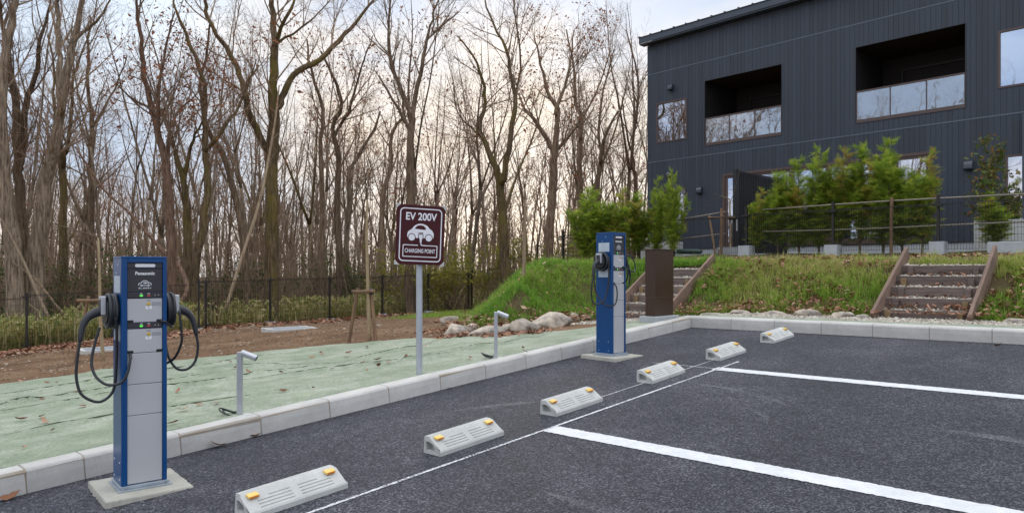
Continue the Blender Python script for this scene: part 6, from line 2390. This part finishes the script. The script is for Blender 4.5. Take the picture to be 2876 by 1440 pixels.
def grass_obj(name, n, pos, length, width, lean, seed, mat, vfun):
    V, Q, Tt, x_, y_, rg = blades(n, pos, length, width, lean, seed)
    vv = np.clip(vfun(rg, x_, y_), 0.01, 1)
    mb = MB().add(V, Q, np.repeat(vv, 5))
    mb.F.append(Tt)
    return tag(mb.build(name, M[mat]), kind='stuff')


def bank_pos(rg, n):
    x_ = np.concatenate([rg.uniform(-7.5, -2.0, n // 2), rg.uniform(-2.5, 6.0, n // 2)])
    y_ = np.concatenate([rg.uniform(5.4, 12, n // 2), rg.uniform(8.45, 11.6, n // 2)])
    d = foot_dist(x_, y_)
    k = (d > -0.06 + 0.16 * rg.random(len(x_))) & ((d < 2.0) | ((d < 3.2) & (rg.random(len(x_)) < 0.25)))
    k &= ~((x_ > -2.36) & (x_ < -1.17) & (y_ < 10.05))
    k &= ~((x_ > 1.98) & (x_ < 3.22) & (y_ < 9.95))
    # worn, leafy patches
    nz = vnoise(x_, y_, 0.55, 21) + 0.5 * vnoise(x_, y_, 0.2, 22)
    k &= (nz + 0.62 - np.where(x_ > -1.2, 0.30, 0.05)) > rg.random(len(x_)) * 0.55
    k &= (rg.random(len(x_)) < np.where(d > 2.0, 0.55, 1.0))
    return x_[k], y_[k]


def bank_vary(rg, x_, y_):
    big = vnoise(x_, y_, 1.1, 31)
    return 0.36 + 0.45 * big + rg.normal(0, 0.17, len(x_)) + np.where(x_ > -1.2, 0.27, -0.02) + 0.10 * np.clip((foot_dist(x_, y_) - 1.0) / 1.5, -0.3, 1)


def tufted(rg, n):
    m_ = n // 14
    cx, cy = bank_pos(rg, m_)
    k = rg.integers(0, len(cx), n)
    return cx[k] + rg.normal(0, 0.035, n), cy[k] + rg.normal(0, 0.035, n)


grass_obj('grass', 90000, bank_pos, 0.078, 0.008, 0.55, 51, 'grass', bank_vary)
grass_obj('grass', 80000, tufted, 0.145, 0.0075, 0.85, 52, 'grass', bank_vary)


def dirt_edge_grass(rg, n):
    p = [gp(a, b, 9)[0] for a, b in ((1240, 888), (1215, 884), (1260, 878), (1200, 890))]
    k = rg.integers(0, len(p), n)
    P = np.array(p)[k]
    return P[:, 0] + rg.normal(0, 0.5, n), P[:, 1] + rg.normal(0, 0.5, n)


grass_obj('grass', 3000, dirt_edge_grass, 0.10, 0.008, 0.6, 53, 'grass', lambda rg, a, b: 0.45 + rg.normal(0, 0.2, len(a)))


def sasa_pos(rg, n):
    px_ = rg.uniform(-150, 1480, n)
    base = np.interp(px_, [-150, 75, 558, 759, 1203, 1316, 1480], [16.4, 17.2, 18.9, 21.2, 24.4, 25.3, 27.0])
    D = base + 0.15 + 4.5 * rg.random(n) ** 1.6
    X = (px_ - CX) / FPX * D
    x_, y_ = CAM[0] + X * RV[0] + D * FV[0], CAM[1] + X * RV[1] + D * FV[1]
    k = vnoise(x_, y_, 1.2, 61) > -0.05
    return x_[k], y_[k]


V, Q, Tt, x_, y_, rg2 = blades(9000, sasa_pos, 0.58, 0.03, 0.42, 71, 0.6)
vv = np.clip(0.62 + rg2.normal(0, 0.27, len(x_)), 0.01, 1)
mb = MB().add(V, Q, np.repeat(vv, 5))
mb.F.append(Tt)
n_l = 11000
xl, yl = sasa_pos(rg2, n_l)
zl_ = T(xl, yl) + rg2.uniform(0.08, 0.75, len(xl))
leaf_quads(mb, rg2, np.column_stack([xl, yl, zl_]), 0.075, 0.02)
tag(mb.build('bamboo_grass', M['sasa']), kind='stuff')

# ------------------------------------------------------------------ conifer hedge
def conifer_mesh(seed, H=2.4, W=0.62):
    rg = np.random.default_rng(seed)
    tr, lf = MB(), MB()
    V, A = [], []
    plumes = [(np.array([0.0, 0.0, -0.05]), np.array([rg.normal(0, 0.03), rg.normal(0, 0.03), 1.0]), H, 1.0)]
    for k in range(7):
        az = k * 2.4 + rg.normal(0, 0.3)
        ln = rg.uniform(0.10, 0.36)
        z0 = rg.uniform(0.0, 0.30) * H
        plumes.append((np.array([0.0, 0.0, z0]), np.array([math.cos(az) * ln, math.sin(az) * ln, 1.0]), (H - z0) * rg.uniform(0.5, 0.86), rg.uniform(0.6, 0.85)))
    for pi_, (p0, d0, L, sc_) in enumerate(plumes):
        st = wander(rg, p0, d0, L, 9, 0.03, 0.03 if pi_ else 0.015)
        tr.tube(st, np.linspace(0.028 if pi_ == 0 else 0.011, 0.003, 10), 6 if pi_ == 0 else 4)
        nb = int(40 * L / 2.4 + 10)
        brown = rg.random() < 0.14
        for i in range(nb):
            t = (i + rg.random()) / nb
            if pi_ == 0 and t < 0.12:
                continue
            f_ = t * 9
            k0 = min(int(f_), 8)
            p = st[k0] + (st[k0 + 1] - st[k0]) * (f_ - k0)
            az = rg.uniform(0, 6.283)
            reach = W * 0.62 * sc_ * (1.08 - t) ** 0.6 * rg.uniform(0.5, 1.35)
            el = rg.uniform(0.40, 1.15)
            d = np.array([math.cos(az) * math.cos(el), math.sin(az) * math.cos(el), math.sin(el)])
            q_ = wander(rg, p, d, max(reach, 0.16), 4, 0.10, -0.05 if t < 0.6 else 0.0)
            tr.tube(q_[:4], np.linspace(0.005, 0.002, 4), 3)
            for k in range(1, 5):
                for s_ in (-1, 1, 0):
                    if s_ == 0 and k < 4:
                        continue
                    if s_ and rg.random() < 0.18:
                        continue
                    dd = q_[k] - q_[k - 1]
                    dd /= np.linalg.norm(dd)
                    up_ = np.array([0, 0, 1.0]) + rg.normal(0, 0.4, 3)
                    sd_ = np.cross(dd, up_)
                    sd_ /= np.linalg.norm(sd_) + 1e-9
                    ax = dd * 0.8 + sd_ * s_ * 0.8 + np.array([0, 0, rg.normal(-0.04, 0.14)])
                    ax /= np.linalg.norm(ax)
                    ls = rg.uniform(0.10, 0.20)
                    wv = np.cross(ax, up_)
                    wv /= np.linalg.norm(wv) + 1e-9
                    v0 = rg.uniform(0.0, 0.55) + 0.38 * (k / 4.0) * rg.random() if not (brown and rg.random() < 0.6) else rg.uniform(0.88, 1.0)
                    for m2 in range(5):
                        f = (m2 + 0.3) / 5
                        c = q_[k] + ax * ls * f
                        for s2 in (-1, 1):
                            tipv = c + ax * ls * 0.30 + wv * s2 * ls * 0.42 * (1.05 - f)
                            w_ = ax * 0.009
                            V.append([c - w_, c + w_, tipv + w_ * 0.4, tipv - w_ * 0.4])
                            A.append(v0)
                    c = q_[k] + ax * ls
                    V.append([c - wv * 0.006 - ax * 0.06, c + wv * 0.006 - ax * 0.06, c + wv * 0.002, c - wv * 0.002])
                    A.append(v0)
    V = np.array(V)
    m_ = len(V)
    lf.add(V.reshape(-1, 3), np.arange(m_ * 4).reshape(-1, 4), np.repeat(np.clip(np.array(A), 0.01, 1), 4))
    t_ = tr.mesh('trunk')
    t_.materials.append(M['twig'])
    l_ = lf.mesh('foliage')
    l_.materials.append(M['conifer'])
    return t_, l_


CM = [conifer_mesh(81, 2.4, 0.66), conifer_mesh(82, 2.3, 0.78), conifer_mesh(83, 2.5, 0.6), conifer_mesh(84, 2.4, 0.72)]
CON = [(1650, 18.6, 548, 1.0, 'leftmost conifer of the hedge, behind the far charging stand'), (1690, 18.9, 528, 1.15, 'bushy conifer second from the left end of the hedge'),
       (1735, 18.3, 535, 1.0, 'conifer directly above the far charging stand'), (1790, 18.6, 545, 1.05, 'conifer between the far charging stand and the brown cabinet'),
       (1845, 18.2, 500, 0.62, 'slim pointed conifer at the house corner'), (1890, 17.8, 485, 0.66, 'brown-tipped pointed conifer just right of the house corner above the cabinet'),
       (2128, 16.6, 535, 0.7, 'conifer at the left end of the broad hedge beside the slatted screen'), (2185, 16.4, 488, 0.9, 'conifer second in the broad hedge from the slatted screen'),
       (2245, 16.2, 445, 1.05, 'slim conifer standing third from the slatted screen'), (2300, 16.0, 425, 1.05, 'conifer fourth from the slatted screen'),
       (2360, 15.7, 428, 1.1, 'conifer in the middle of the broad hedge before the house doors'), (2415, 15.4, 415, 1.05, 'conifer right of the middle of the broad hedge'),
       (2480, 15.1, 398, 1.1, 'tallest conifer of the broad hedge'), (2535, 14.9, 425, 1.05, 'conifer second from the right end of the broad hedge'),
       (2590, 14.7, 430, 0.95, 'conifer at the right end of the broad hedge with sprays reaching past the doors'),
       (2790, 13.6, 545, 0.8, 'low conifer under the small leafy tree right of the hedge')]
for i, (px_, D, ytop, wsc, lb) in enumerate(CON):
    p = at(px_, HY, D)
    z_ = float(T(p[0], p[1], 0))
    Hc = CAM[2] + (HY - ytop) / FPX * D - z_
    k = i % 4
    hh = (2.4, 2.3, 2.5, 2.4)[k]
    s_ = Hc / hh
    r_ = empty('conifer', Matrix.Translation((p[0], p[1], z_)) @ Matrix.Rotation(random.uniform(0, 6.28), 4, 'Z') @ Matrix.Diagonal((wsc * 0.92, wsc * 0.92, s_ * 1.0, 1)), lb, 'conifer', 'young conifers of the hedge')
    for nm, me in zip(('trunk', 'foliage'), CM[k]):
        o = bpy.data.objects.new(nm, me)
        col.objects.link(o)
        o.parent = r_

# small broadleaf tree at the right
p = at(2800, HY, 13.9)
z_ = float(T(p[0], p[1], 0))
sm = empty('small_tree', Matrix.Translation((p[0], p[1], z_)), 'small leafy tree with reddish tips at the right end of the fence', 'tree')
rg = np.random.default_rng(5)
Ht = CAM[2] + (HY - 385) / FPX * 13.9 - z_
tm, lm = MB(), MB()
ends = []
for k in range(3):
    st = wander(rg, (rg.normal(0, 0.06), rg.normal(0, 0.06), -0.05), (rg.normal(0, 0.10), rg.normal(0, 0.10), 1), Ht * rg.uniform(0.85, 1), 9, 0.04, 0.02)
    tm.tube(st, np.linspace(0.022, 0.005, 10), 6)
    P = dict(SAP)
    P['n'] = [7.0, 7.0]
    P['len'] = [0.62, 0.25]
    P['t0'] = [0.2, 0.2]
    P['ends'] = ends
    twigs(tm, rg, st, np.linspace(0.018, 0.004, 10), 0, P)
tm.build('trunk', M['twig'], sm)
leaf_quads(lm, rg, np.array(ends), 0.046, 0.06, 9)
lm.build('foliage', M['broad'], sm, kind='stuff')

# ------------------------------------------------------------------ fallen leaves
def litter(n, pos, size, seed, name='fallen_leaves', lift=0.012, lo=0.02):
    rg = np.random.default_rng(seed)
    x_, y_ = pos(rg, n)
    m_ = len(x_)
    z_ = T(x_, y_) + lift + rg.uniform(0, 0.02, m_)
    c = np.column_stack([x_, y_, z_])
    az = rg.uniform(0, 6.283, m_)
    u_ = np.column_stack([np.cos(az), np.sin(az), rg.normal(0, 0.35, m_)])
    w_ = np.column_stack([-np.sin(az), np.cos(az), rg.normal(0, 0.45, m_)])
    s_ = size * rg.lognormal(0, 0.35, (m_, 1))
    mid = np.column_stack([np.zeros(m_), np.zeros(m_), np.full(m_, 1.0)]) * s_ * 0.25
    V = np.stack([c - u_ * s_, c + w_ * s_ * 0.45 - mid * 0.3, c + u_ * s_ + mid, c - w_ * s_ * 0.45 + mid], 1)
    mb = MB().add(V.reshape(-1, 3), np.arange(m_ * 4).reshape(-1, 4), np.repeat(rg.uniform(lo, 1, m_), 4))
    return tag(mb.build(name, M['litter']), kind='stuff')


def lit_fence(rg, n):
    px_ = rg.uniform(-200, 1320, n)
    base = np.interp(px_, [-200, 75, 558, 600, 759, 1203, 1316], [16.2, 17.1, 18.8, 20.3, 21.2, 24.3, 25.2])
    D = base + rg.normal(-0.6, 0.75, n)
    X = (px_ - CX) / FPX * D
    x_, y_ = CAM[0] + X * RV[0] + D * FV[0], CAM[1] + X * RV[1] + D * FV[1]
    k = vnoise(x_, y_, 0.9, 91) + 0.25 > rg.random(n) * 0.6
    return x_[k], y_[k]


litter(19000, lit_fence, 0.055, 91)


def lit_woods(rg, n):
    x_ = rg.uniform(-32, -15, n)
    y_ = rg.uniform(-8, 30, n)
    return x_, y_


litter(9000, lit_woods, 0.07, 92)


def lit_bank(rg, n):
    x_ = rg.uniform(-6, 6, n)
    y_ = rg.uniform(5.3, 11.5, n)
    d = foot_dist(x_, y_)
    near = np.exp(-((d - 0.05) / 0.22) ** 2)
    pr = 0.85 * near + np.where(x_ > -1.2, 0.62, 0.10) * (d > 0) * (vnoise(x_, y_, 0.45, 95) > np.where(x_ > -1.2, -0.02, 0.12))
    k = (d > -0.35) & (d < 2.6) & (rg.random(n) < pr)
    return x_[k], y_[k]


litter(34000, lit_bank, 0.031, 93, lift=0.08)


def lit_rocks(rg, n):
    pts = np.array([gp(a, b, 8)[0][:2] for a, b in ((1440, 925), (1455, 938), (1490, 938), (1400, 945), (1340, 940), (1300, 945), (1240, 905), (1250, 930), (1225, 880))])
    k = rg.integers(0, len(pts), n)
    q_ = pts[k] + rg.normal(0, 0.16, (n, 2))
    return q_[:, 0], q_[:, 1]


litter(1500, lit_rocks, 0.03, 94, lift=0.015)


def leaf_mesh(seed, big=False):
    """one curled dry leaf: two halves bent along the midrib"""
    rg = np.random.default_rng(seed)
    n = 7
    t = np.linspace(-1, 1, n)
    wid = 0.42 * (1 - t ** 2) ** 0.6 * (1 - 0.25 * t) + 0.02
    if big:
        wid = wid * (1 + 0.18 * np.cos(np.arange(n) * math.pi))
    cz = 0.38 * t ** 2 * rg.uniform(0.4, 1.3)
    lift = rg.uniform(0.05, 0.3)
    V = []
    for i in range(n):
        V += [(t[i], -wid[i], cz[i] + lift * wid[i] * 2), (t[i], 0, cz[i]), (t[i], wid[i], cz[i] + lift * wid[i] * rg.uniform(0.5, 2.5))]
    F = [(3 * i + a, 3 * i + a + 1, 3 * i + a + 4, 3 * i + a + 3) for i in range(n - 1) for a in (0, 1)]
    mb = MB().add(V, F, rg.uniform(0.15, 0.9))
    me = mb.mesh('fallen_leaf', True)
    me.materials.append(M['litter'])
    return me


LM = [leaf_mesh(k) for k in range(5)]
LB = leaf_mesh(9, True)


def leaf(p, s_, label, group=None, me=None, rz=None):
    o = bpy.data.objects.new('fallen_leaf', me or random.choice(LM))
    col.objects.link(o)
    o.location = (p[0], p[1], p[2] + 0.006)
    o.scale = (s_, s_, s_)
    o.rotation_euler = (random.uniform(-0.45, 0.45), random.uniform(-0.45, 0.45), rz if rz is not None else random.uniform(0, 6.28))
    return tag(o, label, 'leaf', group)


SHEET_LEAVES = [(60, 1080), (115, 1105), (132, 1082), (160, 1082), (215, 1110), (117, 1132), (118, 1180), (125, 1196), (60, 1190), (148, 1222), (65, 1272), (230, 1150), (480, 1075), (500, 1108), (515, 1165), (560, 1150), (605, 1146), (484, 1202), (700, 1055), (790, 1055), (903, 998), (905, 1002), (975, 1008), (1018, 1026), (1060, 1026), (1090, 1028), (1030, 1052), (935, 1044), (876, 1010), (1065, 1038), (1140, 1010), (1195, 978), (1030, 980), (980, 995), (1470, 985), (1475, 998), (1320, 1013), (1317, 1018), (540, 1055), (646, 1025), (660, 1040), (795, 1110), (880, 1104)]
for a, b in SHEET_LEAVES:
    p, D = gp(a, b, 4, 14)
    p[2] = float(sheet_z(np.array(p[0]), np.array(p[1]))) + 0.012
    leaf(p, random.uniform(0.030, 0.056), 'small brown dry leaf lying on the green ground sheet', 'dry leaves on the green sheet')


def lot_at(px_, py_):
    D = np.linspace(3, 12, 2000)
    X = (px_ - CX) / FPX * D
    x_, y_ = CAM[0] + X * RV[0] + D * FV[0], CAM[1] + X * RV[1] + D * FV[1]
    z_ = CAM[2] + (HY - py_) / FPX * D
    k = np.argmax(z_ < lot(x_, y_))
    return np.array([x_[k], y_[k], lot(x_[k], y_[k])])


leaf(lot_at(612, 1254) + np.array([0.02, 0, 0.01]), 0.065, 'ribbed orange-brown leaf against the kerb right of the large charging stand', None, LB, 1.2)
leaf(lot_at(25, 1400) + np.array([0.02, 0, 0.01]), 0.058, 'large brown leaf against the kerb left of the large charging stand', None, LB, 1.5)
leaf(lot_at(718, 1226), 0.05, 'brown leaf on the asphalt below a kerb joint near the first garden light', None, LB, 1.1)
leaf(lot_at(1265, 1091), 0.03, 'small orange leaf on the asphalt beside the kerb right of the sign pole')
leaf(lot_at(1000, 1152), 0.035, 'pale leaf at the kerb foot left of the sign pole')
leaf(lot_at(1935, 918), 0.06, 'pale curled leaf in the corner of the two kerbs', None, LB, 0.3)
leaf(lot_at(1978, 919), 0.04, 'pinkish leaf at the back kerb near the corner')
leaf(lot_at(1875, 1061), 0.028, 'orange leaf resting against the fourth wheel stop')
leaf(lot_at(1780, 955), 0.035, 'pale leaf on the asphalt between the far charging stand and the kerb corner')
leaf(lot_at(1363, 1238), 0.026, 'dark brown scrap of leaf at the foot of the second wheel stop')
leaf(lot_at(2806, 970), 0.045, 'pale leaf on the asphalt at the far right of the back kerb')
leaf(lot_at(866, 1185), 0.025, 'reddish leaf on the asphalt by the kerb between the garden light and the sign')
